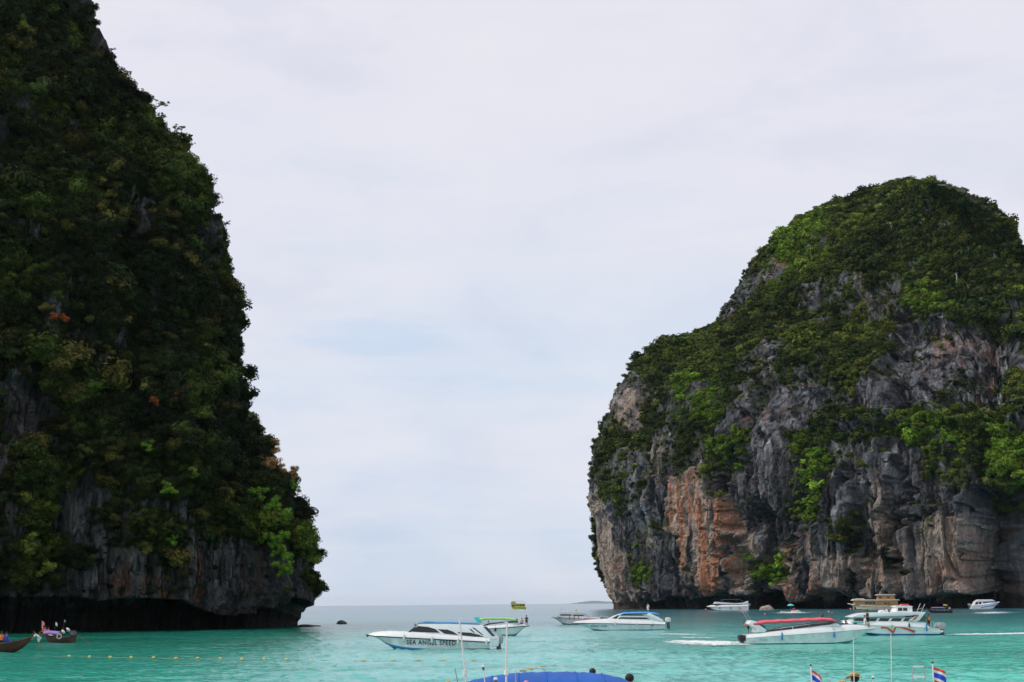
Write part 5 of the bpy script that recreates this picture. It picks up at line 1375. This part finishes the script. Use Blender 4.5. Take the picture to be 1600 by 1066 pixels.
# tiny craft in front of the sea cave
p = at(1237, 957)
T = empty('rowing_boat', (p.x - 4.5, p.y, 0), .05, 'low white boat with a cyan umbrella up, in front of the sea cave', 'small boat')
rg = []
for i in range(13):
    u = i / 12; b_ = .9 * math.sin(math.pi * (u * .9 + .05)) ** .5; zz = .35 + .25 * (2 * u - 1) ** 2
    rg.append([(u * 7, b_, zz), (u * 7, b_ * .7, 0), (u * 7, 0, -.15), (u * 7, -b_ * .7, 0), (u * 7, -b_, zz)])
MB().loft(rg).build('hull', M['gel'], T, True); MB().box((3.5, 0, .3), (.4, 1.5, .06)).build('thwart', M['plank'], T)
w = Vector((p.x + .6, p.y, 0)); person((w.x, w.y, .1), 0, 'person in blue standing under the cyan umbrella', 'stand', 'skyb', 'bluec', group='people on the boats', h=1.1)
U = empty('umbrella', (w.x - .9, w.y, .9), 0, 'open cyan umbrella held over the low white boat', 'umbrella')
um = MB(); rr_ = [[(rr__ * math.cos(a_), rr__ * math.sin(a_), zz) for a_ in [i * math.pi / 6 for i in range(12)]] for rr__, zz in ((1.5, 1.75), (1.2, 2.05), (.7, 2.35), (.02, 2.5))]
um.loft(rr_, closed=True).build('shade', M['cyan'], U, True).modifiers.new('thickness', 'SOLIDIFY').thickness = .03
MB().tube([(0, 0, 0), (0, 0, 2.5)], .03, 6).build('shaft', M['steel'], U)
p = at(1250, 957); T = empty('jet_ski', (p.x - 1.5, p.y + 1, 0), .2, 'small red and white jet ski beside the umbrella boat', 'jet ski')
MB().prism([(-1.9, .1), (-1.8, .6), (-.4, .75), (.6, .95), (1.9, .5), (2.2, .2), (1.8, -.2), (-1.8, -.2)], -.6, .6, lambda x, z: 1 - .3 * max(0, x / 2)).build('hull', M['white'], T, True, .05)
MB().prism([(-1.6, .7), (-1.5, 1.05), (-.1, 1.05), (.1, .8)], -.28, .28).build('seat', M['redp'], T, True, .05)
MB().tube([(.4, -.45, 1.35), (.6, 0, 1.3), (.4, .45, 1.35)], .04, 6).tube([(.6, 0, 1.3), (.8, 0, .9)], .06, 6).build('handlebar', M['dgrey'], T, True)
person((p.x - 2.0, p.y + 1, .65), -1.2, 'person in a red vest riding the jet ski', 'sit', 'redp', 'dark', vest='redp', group='people on the boats', h=1.1)

# inflatable raft by the right edge
p = at(1584, 945.5)
T = empty('raft', (p.x, p.y, 0), .1, 'blue inflatable raft in the shade by the right edge', 'raft')
rg = [(3.2 * math.cos(a_), 1.4 * math.sin(a_), .5) for a_ in [i * math.pi / 12 for i in range(25)]]
MB().tube(rg, .48, 8, cap=False).build('tube', M['bluec'], T, True); MB().box((0, 0, .2), (5.6, 2.2, .1)).build('floor', M['navy'], T)
for i, (dx, m_, lab) in enumerate(((-9.5, 'orange', 'person in an orange vest in the water, leftmost by the blue raft'), (-6.5, 'orange', 'person in an orange vest, second from the left by the blue raft'), (-1.5, 'bluec', 'person in blue sitting on the blue raft'), (2.0, 'orange', 'person in orange sitting on the right end of the blue raft'))):
    person((p.x + dx, p.y, -.7 if dx < -5 else .3), .3 * i, lab, 'sit' if dx > -5 else 'stand', m_, 'dark', vest=m_, group='people on the boats', h=1.2)

# ------------------------------------------------------------------ rocks in the water, floats, foam
def boulder(name, loc, size, seed, m, label, cat='rock'):
    bm = bmesh.new(); bmesh.ops.create_icosphere(bm, subdivisions=4, radius=1.0)
    V = np.array([v.co[:] for v in bm.verts]); d = 1 + .28 * fbm(V[:, 0] * 1.6, V[:, 1] * 1.6, V[:, 2] * 1.6, 4, seed) + .1 * ridge(V[:, 0] * 3, V[:, 1] * 3, V[:, 2] * 3, 2, seed)
    for v, k in zip(bm.verts, d): v.co = Vector((v.co.x * size[0], v.co.y * size[1], v.co.z * size[2])) * float(k)
    me = bpy.data.meshes.new(name); bm.to_mesh(me); bm.free(); me.materials.append(M[m])
    for p_ in me.polygons: p_.use_smooth = True
    o = bpy.data.objects.new(name, me); col.objects.link(o); o.location = loc; return tag(o, label, cat)
p = at(533, 975); boulder('rock', (p.x, p.y + 1, -.15), (1.15, 1.2, .85), 5, 'rocky', 'low black rock breaking the water right of the dark cliff')
p = at(1201, 953.5); boulder('rock', (p.x, p.y + 6, 0), (3.8, 3, 2.3), 8, 'rockp', 'pale boulder at the mouth of the sea cave')
p = at(482, 979.5); boulder('rock_ledge', (p.x - 1.2, p.y + 3, -.4), (4.2, 4, .75), 9, 'rocky', 'flat dark ledge at the foot of the left cliff, level with the water')

ORD = ['leftmost', 'second', 'third', 'fourth', 'fifth', 'sixth', 'seventh', 'eighth', 'ninth', 'tenth', 'eleventh', 'twelfth']
fl0 = None
floats = [(108, 1026), (140, 1027), (172, 1027.5), (205, 1028), (240, 1028.5), (275, 1029.5), (309, 1029.5), (344, 1030), (378, 1031), (413, 1031), (448, 1031.5), (486, 1032)]
ropepts = [at(60, 1025.5)] + [at(x, y) for x, y in floats]
for i, (x, y) in enumerate(floats):
    p = at(x, y)
    if fl0 is None:
        fl0 = empty('float', p, 0, None, 'float', 'yellow floats on the swimming rope')
        MB().ball((0, 0, .03), .13, 12, 8, (1.15, 1.15, .95)).build('ball', M['yellow'], fl0, True); MB().tube([(-.2, 0, .02), (.2, 0, .02)], .025, 6).build('eyelet', M['dgrey'], fl0); f = fl0
    else:
        f = fl0.copy(); col.objects.link(f)
        for c_ in fl0.children: g = c_.copy(); col.objects.link(g); g.parent = f
    f.location = p; f.rotation_euler = (0, rnd.uniform(-.3, .3), rnd.uniform(0, 6)); f['label'] = '%s yellow float%s on the rope in front of the dark cliff' % (ORD[i], '' if i == 0 else ' from the left')
fl1 = None
for i, (x, y) in enumerate([(568, 1033.5), (615, 1033.5), (653, 1033), (693, 1033.5), (738, 1033.5), (817, 1049), (828, 1046.5), (848, 1042.5)]):
    p = at(x, y)
    if i < 5: ropepts.append(p)
    if fl1 is None:
        fl1 = empty('float', p, 0, None, 'float', 'faded floats on the swimming rope')
        MB().tube([(-.2, 0, 0), (-.13, 0, .02), (.13, 0, .02), (.2, 0, 0)], [.03, .065, .065, .03], 10).build('body', M['faded'], fl1, True); f = fl1
    else:
        f = fl1.copy(); col.objects.link(f)
        for c_ in fl1.children: g = c_.copy(); col.objects.link(g); g.parent = f
    f.location = p + Vector((0, 0, .03)); f.rotation_euler = (0, 0, rnd.uniform(-.3, .3))
    f['label'] = '%s faded orange float%s on the rope below the lettered boat' % (ORD[i], '' if i == 0 else ' from the left') if i < 5 else ('left', 'middle', 'right')[i - 5] + ' float of the three on the short rope above the blue awning'
pts = []
for a, c_ in zip(ropepts[:-1], ropepts[1:]):
    for k in range(6):
        u = k / 6; q = a.lerp(c_, u); q.z = .03 - .03 * math.sin(math.pi * u); pts.append(q)
tag(MB().tube(pts, .018, 5).build('rope', M['rope'], None, True), 'long swimming rope strung with floats across the bay', 'rope')
pts = [at(x, y, .02) for x, y in ((800, 1054), (817, 1049), (828, 1046.5), (848, 1042.5), (870, 1040))]
tag(MB().tube(pts, .018, 5).build('rope', M['rope'], None, True), 'short rope with floats running out above the blue awning', 'rope')
for px_, py_, lab, sz in ((1195, 960.5, 'round pink mooring buoy behind the left end of the red canopy', .33), (1295, 957, 'round pink mooring buoy above the front of the red canopy', .4), (1103, 953.5, 'pink mooring buoy at the bow of the navy canopy boat', .5),
                       (1165, 956.5, 'pink mooring buoy right of the navy canopy boat, above the red boat aerials', .5), (1329, 952.5, 'pink mooring buoy at the bow of the wooden tour boat', .5), (1300, 958, 'pale pink buoy beside the round pink one above the red canopy', .2)):
    p = at(px_, py_); o = empty('mooring_buoy', p + Vector((0, 0, sz * .5)), 0, lab, 'buoy', 'pink mooring buoys')
    MB().ball((0, 0, 0), sz, 14, 9).build('ball', M['pink'], o, True); MB().tube([(0, 0, sz * .9), (0, 0, sz * 1.3)], sz * .12, 6).build('eye', M['dgrey'], o)

def foam(name, outline, label, hgt=.12, seed=1, wgap=.35):
    """wake: churned water as a low lumpy sheet broken into ragged patches"""
    P_ = np.array([tuple(at(x, y)) for x, y in outline]); x0, y0 = P_[:, 0].min(), P_[:, 1].min(); x1, y1 = P_[:, 0].max(), P_[:, 1].max()
    n_x = int(min(260, max(40, (x1 - x0) / .12))); n_y = int(min(160, max(20, (y1 - y0) / .25)))
    X_, Y_ = np.meshgrid(np.linspace(x0, x1, n_x), np.linspace(y0, y1, n_y)); fx, fy = X_.ravel(), Y_.ravel()
    sc = max(.6, (x1 - x0) / 25)
    soft = max(.3, (y1 - y0) * .18)
    mk = poly_mask(fx, fy, [tuple(p[:2]) for p in P_], soft)
    nn = fbm(fx / sc, fy / (sc * 1.4), fx * 0, 4, seed, .65)
    z = hgt * (mk * 1.5 - wgap + nn * .9); z = np.minimum(z, hgt) + .02 * fbm(fx * 2, fy * 2, fx * 0, 2, seed + 3)
    keep = (mk.reshape(n_y, n_x) > .02); z = np.maximum(z, 0.0)
    V = np.stack([fx, fy, z + .02], 1); faces = [(j * n_x + i, j * n_x + i + 1, (j + 1) * n_x + i + 1, (j + 1) * n_x + i) for j in range(n_y - 1) for i in range(n_x - 1) if keep[j:j + 2, i:i + 2].all()]
    o = mesh_obj(name, V, faces, M['foam'], None, True); vattr(o.data, 'cover', np.clip(mk * 1.15 - wgap * .8 + nn * .5, 0, 1)); return tag(o, label, kind='stuff')
foam('wake', [(1036, 1003.4), (1060, 1001.6), (1100, 1002.2), (1140, 1003.4), (1170, 1005), (1168, 1008.6), (1120, 1010), (1075, 1008), (1040, 1004.6)], 'white wake trailing behind the red canopy boat', .10, 3, .25)
foam('wake', [(1015, 990.6), (1070, 990.4), (1110, 992.0), (1070, 993), (1020, 991.8)], 'thin outer line of the wake behind the red canopy boat', .05, 4, .75)
foam('wake', [(1060, 996), (1120, 996.8), (1120, 998), (1062, 997.2)], 'thin middle line of the wake behind the red canopy boat', .05, 14, .6)
foam('wake', [(1480, 991.6), (1540, 990.8), (1600, 989.4), (1660, 988), (1660, 991), (1600, 992.2), (1530, 993), (1484, 993)], 'white wake trailing behind the zigzag boat', .10, 5, .45)
foam('wake', [(1516, 957.2), (1570, 956.4), (1590, 957), (1570, 959.4), (1518, 959.6)], 'broken foam below the white cabin cruiser', .2, 6, .7)
foam('wake', [(792, 952.6), (826, 952.4), (832, 954.2), (800, 954.8)], 'foam around the far yellow and green boat', .2, 7, .45)
foam('wake', [(1215, 957), (1262, 956.6), (1262, 958.4), (1216, 958.8)], 'foam around the umbrella boat', .15, 8, .55)

# far island on the horizon
hx = [(886, 0), (896, 1.0), (905, 2.2), (917, 3.6), (926, 4.4), (936, 3.9), (946, 3.0), (958, 2.6), (975, 2.0), (990, 0)]
D_ = 50000.0; rg = []
for x, hh in hx:
    a = atd(x, 943, D_); zz = hh * D_ / F
    rg.append([(a.x, D_ - 900 * (hh + .3) / 4, -8), (a.x, D_ - 350 * (hh + .3) / 4, zz * .6), (a.x, D_, zz), (a.x, D_ + 400 * (hh + .3) / 4, zz * .5), (a.x, D_ + 600 * (hh + .3) / 4, -8)])
o = MB().loft(rg).build('island', mat('hazy_hill', (.10, .13, .12), rough=.9, spec=.1, scale=.002), None, True); tag(o, 'low island far off on the horizon', kind='structure')

# air: thin sea haze that only tells over kilometres
hz = MB().box((0, 28000, 140), (110000, 60000, 284)).build('haze', None if False else M['gel']); hz.data.materials.clear()
hm = bpy.data.materials.new('haze'); hm.use_nodes = True; ht = hm.node_tree; ht.nodes.clear()
pv = ht.nodes.new('ShaderNodeVolumePrincipled'); pv.inputs['Color'].default_value = (.86, .92, 1.0, 1); pv.inputs['Density'].default_value = 1.1e-5; pv.inputs['Anisotropy'].default_value = .2
ho = ht.nodes.new('ShaderNodeOutputMaterial'); ht.links.new(pv.outputs[0], ho.inputs['Volume'])
hz.data.materials.append(hm); tag(hz, 'thin sea haze over the bay', kind='stuff')

# ------------------------------------------------------------------ foreground craft at the beach
FD = 30.0
# blue awning boat
a, c_ = atd(728, 1066, FD), atd(990, 1066, FD)
L_ = 7.4; cx = (a.x + c_.x) / 2
T = longtail((cx - 3.9, FD + .2, 0), 0.0, L_ + 1.2, 2.0, 'longtail boat under a broad blue awning at the bottom of the picture', bow_rise=1.0, tail=True)
prof0 = [(722, 1072), (730, 1066.5), (745, 1062), (765, 1058.5), (785, 1054.6), (810, 1052.2), (850, 1050.8), (890, 1050.8), (925, 1052.2), (950, 1055.4), (968, 1059), (980, 1063.5), (988, 1069)]
prof = [(x, float(np.interp(x, [t[0] for t in prof0], [t[1] for t in prof0]))) for x in np.linspace(722, 988, 70)]
rg = []
for x, y in prof:
    q = atd(x, y, FD); lx = q.x - (cx - 3.9)
    n_ = 12
    rg.append([(lx, (1.15 if 730 < x < 985 else .9) * math.cos(a_), q.z - .30 + .30 * math.sin(a_) + .006 * math.sin(x * .21 + 3 * a_) + .005 * math.sin(x * .47 - 5 * a_)) for a_ in [math.pi * k / n_ for k in range(n_ + 1)]])
aw = MB().loft(rg).build('awning', M['blue'], T, True); aw.modifiers.new('thickness', 'SOLIDIFY').thickness = .015
for k_ in (12, 23, 34, 46, 57):
    MB().tube([(p_[0], p_[1] * 1.004, p_[2] + .006) for p_ in rg[k_]], .010, 5).build('seam', M['blue'], T, True)
for r_ in (rg[6], rg[24], rg[44], rg[62]):
    MB().tube([(p_[0], p_[1] * .985, p_[2] - .02) for p_ in r_], .02, 6).build('awning_bow', M['steel'], T, True)
    for p_ in (r_[0], r_[-1]): MB().tube([(p_[0], p_[1], p_[2]), (p_[0], p_[1] * .8, .6)], .022, 6).build('awning_post', M['steel'], T)
w = atd(926, 1051, 44.0); person((w.x, w.y, w.z - 1.66), .4, 'dark haired person wading just behind the blue awning', 'stand', 'dark', 'dark', group=None, h=1.0)
w = atd(984, 1066, 32.5); person((w.x, w.y, w.z - 1.60), 1.9, 'dark haired person at the right end of the blue awning', 'reach', 'redp', 'dark', h=1.0)
def pole(px0, py0, px1, D, zb, r0, r1, label, cat='pole', name='mooring_pole', m='wpole', collar=None, ball=None):
    """px0, py0: tip; px1: where it crosses the lower picture edge"""
    t_ = atd(px0, py0, D); e = atd(px1, 1066, D); g = e + (e - t_) * ((e.z - zb) / (t_.z - e.z)); g.z = zb
    T = empty(name, g, 0, label, cat)
    top = t_ - g
    MB().tube([(0, 0, 0), top * .5, top], [r1, (r0 + r1) / 2, r0], 10).build('shaft', M[m], T, True)
    if collar is not None:
        q = atd(px0, collar, D); k = (q.z - zb) / (t_.z - zb)
        MB().tube([top * (k - .012), top * (k + .012)], r1 * 1.5, 10).build('collar', M['white'], T, True)
    if ball: MB().ball(top + Vector((0, 0, ball * .4)), ball, 12, 8, (1, 1, .85)).build('lamp', M['white'], T, True); MB().tube([top * .975, top], ball * .8, 10).build('lamp_base', M['dgrey'], T)
    return T
pole(717.5, 966, 728.5, 29, 0.0, .015, .034, 'leaning thick white pole crossing in front of the lettered boat', collar=1051)
pole(792, 972, 791, 29, -.2, .017, .034, 'upright thick white pole rising in front of the blue awning', collar=1051)
pole(755, 1042.5, 757.5, 29, .6, .012, .018, 'short white pole with a round lamp between the two thick white poles', 'light pole', 'light_pole', ball=.035)
pole(774.5, 1062.5, 774.5, 28, .6, .035, .035, 'stubby white post with a cap at the left end of the blue awning', 'post', 'post', ball=.045)
pole(805.5, 1048, 806, 28, .6, .010, .012, 'thin rusty rod standing in front of the blue awning', 'rod', 'rod', m='faded')
pole(711, 1044, 715, 29, 0, .006, .008, 'thin grey wire rod left of the leaning white pole', 'rod', 'rod', m='dgrey')
for px_, D_, m_, lab in ((700, 28, 'faded', 'round orange float hung at the left of the blue awning'), (822, 28.5, 'pink', 'round pink float in front of the blue awning')):
    q = atd(px_, 1067.5, D_); o = empty('float', q, 0, lab, 'float'); MB().ball((0, 0, 0), .055, 12, 8).build('ball', M[m_], o, True); MB().tube([(0, 0, -.05), (0, 0, -(q.z - .4))], .012, 6).build('stem', M['dgrey'], o)

# moored boat below the picture on the right; its flags, poles, ladder and people reach into it
GD = 36.0
hx0, hx1 = atd(1240, 1066, GD).x, atd(1500, 1066, GD).x
T = empty('speedboat', (hx0 - 1.2, GD, 0), 0, 'white open boat at the bottom right below the flags and ladder', 'speedboat', 'speedboats on the bay')
Ld = hx1 - hx0 + 2.6
hull_parts(T, Ld, 2.6, [(0, .75), (Ld, 1.1)], [(0, .95), (Ld, 1.25)], 'gel2', 'gel', rake=1.2, cockpit=(.05, .8), draft=.35)
for px_, py_, D_, lab in ((1267, 1041, GD - .6, 'thai flag on a short staff, left of the two at the bottom right'), (1457, 1037, GD - .6, 'thai flag on a short staff right of the steel ladder')):
    q = atd(px_, py_, D_); flagpole((q.x, D_, .9), q.z - .9, lab, 'thai', .42 if px_ < 1400 else .42, .36 if px_ < 1400 else .38, 1.0 if px_ < 1400 else .5, cat='flag', group='thai flags at the bottom right')
pole(1333.5, 996, 1334.5, GD - 1.0, .9, .010, .018, 'thin white pole rising in front of the straw hat', 'pole', 'pole')
pole(1392, 991, 1393, GD - .4, .9, .010, .016, 'thin white pole between the straw hat and the steel ladder', 'pole', 'pole')
pole(1364, 1059, 1364, GD - .5, .9, .012, .014, 'short pole topped by a small white lamp right of the straw hat', 'light pole', 'light_pole', ball=.04)
q = atd(1434.5, 1041, GD - .7); wl = 9.2 * (atd(1500, 1041, GD).x - atd(1400, 1041, GD).x) / 100
Tl = empty('boarding_ladder', (q.x, GD - .7, .75), 0, 'steel boarding ladder with a white step, left of the right hand flag', 'ladder')
zt_ = q.z - .75
MB().tube([(-wl, 0, 0), (-wl, 0, zt_ - .07), (-wl * .8, 0, zt_), (wl * .8, 0, zt_), (wl, 0, zt_ - .07), (wl, 0, 0)], .018, 8).build('side_rail', M['steel'], Tl, True)
MB().box((0, 0, zt_ - .02), (wl * 1.7, .05, .035)).build('top_bar', M['white'], Tl, bevel=.008)
for zz, m_ in ((atd(1434, 1058, GD - .7).z - .75, 'white'), (zt_ - .85, 'steel'), (zt_ - 1.25, 'steel')): MB().box((0, 0, zz), (wl * 1.9, .08, .06)).build('step', M[m_], Tl, bevel=.01)
w = atd(1336, 1056, GD - .3); person((w.x, w.y, w.z - 1.76), .9, 'person in a straw sun hat standing behind the thin white pole', 'stand', 'white', 'navyc', hat='straw')
w = atd(1316, 1069.5, GD - .6); person((w.x, w.y, w.z - 1.76), .3, 'shorter person in an orange straw hat left of the straw sun hat', 'stand', 'orange', 'navyc', hat='straw')
# ------------------------------------------------------------------ shrubs and trees that stand out on the cliffs
def grid_hit(G, nf, px, py):
    """the point of the rock's face that shows at this pixel"""
    Pf = G[:, :nf].reshape(-1, 3); x, y = proj(Pf); d2 = (x - px) ** 2 + (y - py) ** 2
    idx = np.argsort(d2)[:60]; k = idx[np.argmin(Pf[idx, 1] + 40 * np.sqrt(d2[idx]))]
    return Vector(Pf[k])
LT = {}
def leafm(name, c):
    if name not in LT: LT[name] = tone_leaf(name, c)
    return LT[name]
def shrub(G, nf, px, py, r, tone_, label, n=5, seed=0, name='shrub', cat='shrub', squash=.8, group=None, leaf=.075, fwd=.8):
    p = grid_hit(G, nf, px, py); rr = random.Random(seed * 31 + int(px) + int(py))
    T = empty(name, p - Vector((0, 0, 0)), 0, label, cat, group)
    vs, fs = [], []
    st = MB()
    for k in range(n):
        o_ = Vector((rr.uniform(-1, 1), rr.uniform(-.9, .1) - fwd * .5, rr.uniform(-.8, 1.0) * squash)) * r * (.75 if k else 0) + Vector((0, -r * fwd * 1.3, 0)); s_ = r * rr.uniform(.42, .62)
        v_, f_ = clump_geo(seed * 7 + k + 900, lobes=6, leaves=420, leaf=leaf)
        b_ = len(vs); rz_ = rr.uniform(0, 6); c1, s1 = math.cos(rz_), math.sin(rz_)
        vs += [o_ + Vector((v.x * c1 - v.y * s1, v.x * s1 + v.y * c1, v.z * squash)) * s_ for v in v_]; fs += [tuple(i + b_ for i in f) for f in f_]
        st.tube([(0, r * .3, -r * .4), tuple(o_ * .5), tuple(o_)], [r * .05, r * .035, r * .012], 5)
    mesh_obj('foliage', vs, fs, tone_, T); st.build('stems', M['bark'], T)
    return T
M['bark'] = mat('bark', (.10, .085, .07), rough=.9, wear=.3, scale=3)
lime_ = leafm('bright_green_leaf', (.13, .24, .028)); yel = leafm('yellow_green_leaf', (.16, .19, .035)); ora = leafm('dry_orange_leaf', (.36, .20, .075))
red_ = leafm('rust_red_leaf', (.34, .09, .03)); mid_ = leafm('mid_green_leaf', (.055, .095, .022)); oli = leafm('olive_leaf', (.075, .085, .025)); dk_ = leafm('dark_green_leaf', (.022, .04, .014))
L4 = [
 (432, 700, 1.7, ora, 'dry orange brown shrub near the edge of the dark cliff, highest of its cluster'), (428, 730, 2.3, ora, 'largest dry orange brown shrub near the edge of the dark cliff'),
 (466, 732, 1.8, ora, 'dry orange brown shrub on the very edge of the dark cliff'), (467, 752, 1.3, ora, 'small ochre shrub just under the orange one on the cliff edge'), (454, 779, 1.6, oli, 'ochre green shrub, lowest of the dry cluster by the cliff edge'),
 (476, 762, 1.2, lime_, 'small bright green shrub sticking out of the cliff edge by the ochre one'),
 (410, 778, 1.7, lime_, 'bright green shrub, topmost of the fresh green run low on the dark cliff'), (430, 790, 1.8, lime_, 'bright green shrub, second in the fresh green run'), (443, 805, 2.0, lime_, 'broad bright green shrub midway down the fresh green run'),
 (437, 842, 1.9, lime_, 'bright green shrub below the middle of the fresh green run'), (460, 832, 1.8, mid_, 'mid green shrub right of the fresh green run'), (484, 858, 1.8, mid_, 'mid green shrub bulging from the cliff edge above the overhang'),
 (449, 868, 1.9, lime_, 'bright green shrub near the foot of the fresh green run'), (446, 890, 2.0, lime_, 'lowest bright green shrub of the fresh green run above the overhang'),
 (148, 607, 1.7, lime_, 'light green shrub alone in the middle of the dark cliff'), (142, 712, 1.4, oli, 'olive shrub above the pale rock scar'), (271, 621, 1.2, red_, 'small rust red shrub right of centre on the dark cliff'), (284, 618, .9, red_, 'smaller rust red shrub beside the other one'),
 (245, 631, .9, red_, 'little rust red shrub left of the pair'), (105, 502, 1.1, red_, 'rust red shrub high on the left of the dark cliff'), (88, 499, .8, red_, 'tiny rust red shrub left of the high one'),
 (385, 716, 1.0, red_, 'dark rust shrub left of the orange cluster'), (270, 766, 1.3, lime_, 'small bright shrub low in the middle of the dark cliff'), (272, 849, 1.2, lime_, 'bright tuft over the grey rib near the notch'),
 (42, 290, 1.4, red_, 'russet shrub near the upper left of the dark cliff'), (40, 48, 1.8, yel, 'yellowish shrub at the top left of the picture'), (80, 70, 1.6, oli, 'olive shrub right of the yellowish one at the top left'),
 (60, 852, 1.7, yel, 'yellow green shrub above the pale ledge at the lower left'), (82, 893, 1.5, yel, 'yellow green tuft on the ledge over the notch'), (145, 878, .9, oli, 'ochre tuft on the grey rock over the notch'),
 (305, 742, 1.2, yel, 'yellow green shrub low on the dark cliff, left of the dry cluster'), (232, 700, 1.2, lime_, 'fresh green shrub left of centre on the dark cliff')]
for i, (x, y, r_, t_, lab) in enumerate(L4): shrub(GLd, nfr, x, y, r_ * 1.15, t_, lab, n=8, squash=1.1, seed=i + 1, group='standout shrubs on the dark cliff')
R4 = [(1195, 885, 7.0, lime_, 'bright green bush in the hollow above the sea cave, larger of two'), (1213, 900, 4.5, lime_, 'smaller bright bush right below the larger one above the sea cave'), (1222, 868, 3.8, lime_, 'small bright bush up and right of the sea cave pair'),
      (1000, 905, 4.0, mid_, 'bush low on the left flank of the round rock'), (1262, 745, 8.5, lime_, 'wide light green bush where the green band hangs lowest'), (1270, 712, 7.5, lime_, 'light green bush above the lowest hang of the green band'), (1250, 790, 5.0, lime_, 'light green bush at the lower tip of the hanging green band'),
      (1350, 660, 6.0, mid_, 'round bush on the ledge between the two rock walls, leftmost'), (1430, 672, 6.0, yel, 'yellow green bush on the ledge between the two rock walls'), (1478, 690, 5.5, lime_, 'light green bush right of the yellow green one on the ledge'),
      (1440, 470, 6.5, yel, 'yellow green bush above the upper rock wall'), (1085, 620, 7.0, lime_, 'light green bush on the left shoulder of the round rock'), (1410, 355, 5.0, mid_, 'bright bush high on the dome beside a bare white trunk'),
      (1135, 702, 6.0, mid_, 'flat topped bush patch left of the hanging green band'), (1450, 740, 4.5, mid_, 'bush on the lower wall under the ledge'), (1335, 830, 4.0, mid_, 'small bush on the grey lower wall'), (1433, 832, 3.2, mid_, 'little bush beside the pale streaked pillar'),
      (1580, 712, 6.5, lime_, 'light green bush near the right edge'), (1260, 560, 5.5, mid_, 'bush at the lower rim of the green dome'), (1190, 440, 4.5, yel, 'yellow green bush beside the rust stained rock high on the left')]
for i, (x, y, r_, t_, lab) in enumerate(R4): shrub(GR, 720, x, y, r_ * .8, t_, lab, n=6, seed=60 + i, group='standout bushes on the round rock', squash=.7)

def tree(base, h, spread, seed, label, lean=(0, 0), leafs=None, gaps=True, cat='tree'):
    rr = random.Random(seed); T = empty('tree', base, 0, label, cat, 'trees on the skyline')
    tr = MB(); top = Vector((lean[0], lean[1], h)); pts = [Vector((0, 0, -1)), top * .35 + Vector((rr.uniform(-.2, .2), 0, 0)), top * .7, top]
    tr.tube(pts, [.16, .12, .08, .04], 7); tr.build('trunk', M['bark'], T, True)
    vs, fs, lb = [], [], MB()
    n = 9
    for k in range(n):
        a = rr.uniform(0, 6.28); d = spread * math.sqrt(rr.random()); e = top * rr.uniform(.75, 1.05) + Vector((d * math.cos(a), d * math.sin(a) * .6, rr.uniform(-.5, .7) * spread * .5))
        s_ = top * rr.uniform(.4, .75); lb.tube([s_, s_.lerp(e, .5) + Vector((0, 0, .1)), e], [.05, .035, .015], 5)
        v_, f_ = clump_geo(seed * 11 + k, lobes=5, leaves=230, leaf=.13, spread=.7); sc_ = spread * rr.uniform(.26, .40); b_ = len(vs)
        vs += [e + Vector((v.x, v.y, v.z * .7)) * sc_ for v in v_]; fs += [tuple(i + b_ for i in f) for f in f_]
    lb.build('limb', M['bark'], T, True); mesh_obj('crown', vs, fs, leafs or mid_, T)
    return T
for i, (x, y, h_, sp_, ln, lab, lf) in enumerate((
    (250, 170, 3.2, 1.6, (2.9, -.3), 'small tree leaning out over the skyline of the dark cliff, highest one', oli), (272, 212, 2.4, 1.6, (2.2, -.2), 'bushy tree leaning out below the highest leaning one', mid_),
    (300, 236, 2.2, .8, (1.8, 0), 'thin little tree on the skyline, third from the top', dk_), (208, 116, 1.4, 1.0, (.5, 0), 'small tree near the upper end of the skyline', mid_),
    (352, 318, 1.6, 1.0, (1.3, 0), 'small tree standing out from the cliff edge at mid height', mid_), (362, 352, 1.0, 1.0, (1.4, -.2), 'feathery tree hanging off the cliff edge under the mid height one', oli),
    (398, 488, .8, .6, (.9, 0), 'tiny tree on the cliff edge below the bulge', dk_), (447, 676, 1.2, 1.0, (1.2, -.2), 'pale leafy tree on the edge above the dry orange shrubs', dk_), (176, 82, 1.3, .9, (.6, 0), 'small crown on the skyline close to the picture top', mid_))):
    b_ = grid_hit(GLd, nfr, x - 8, y + 4); b_.y -= .4; tree(b_, h_, sp_, 40 + i, lab, ln, lf)
for i, (x, y, lab) in enumerate(((1392, 362, 'bare white dead trunk standing in the dome scrub, left of two'), (1493, 437, 'short bare dead trunk in the dome scrub, right of two'))):
    b_ = grid_hit(GR, 720, x, y + 6); T = empty('dead_tree', b_, 0, lab, 'dead tree')
    MB().tube([(0, -1.5, 0), (.4, -2, 4), (-.6, -2, 9 - 3 * i)], [.45, .35, .12], 6).build('trunk', M['plank'], T, True); MB().tube([(.2, -2, 5), (1.3, -2, 7.5)], [.2, .08], 5).build('limb', M['plank'], T, True)
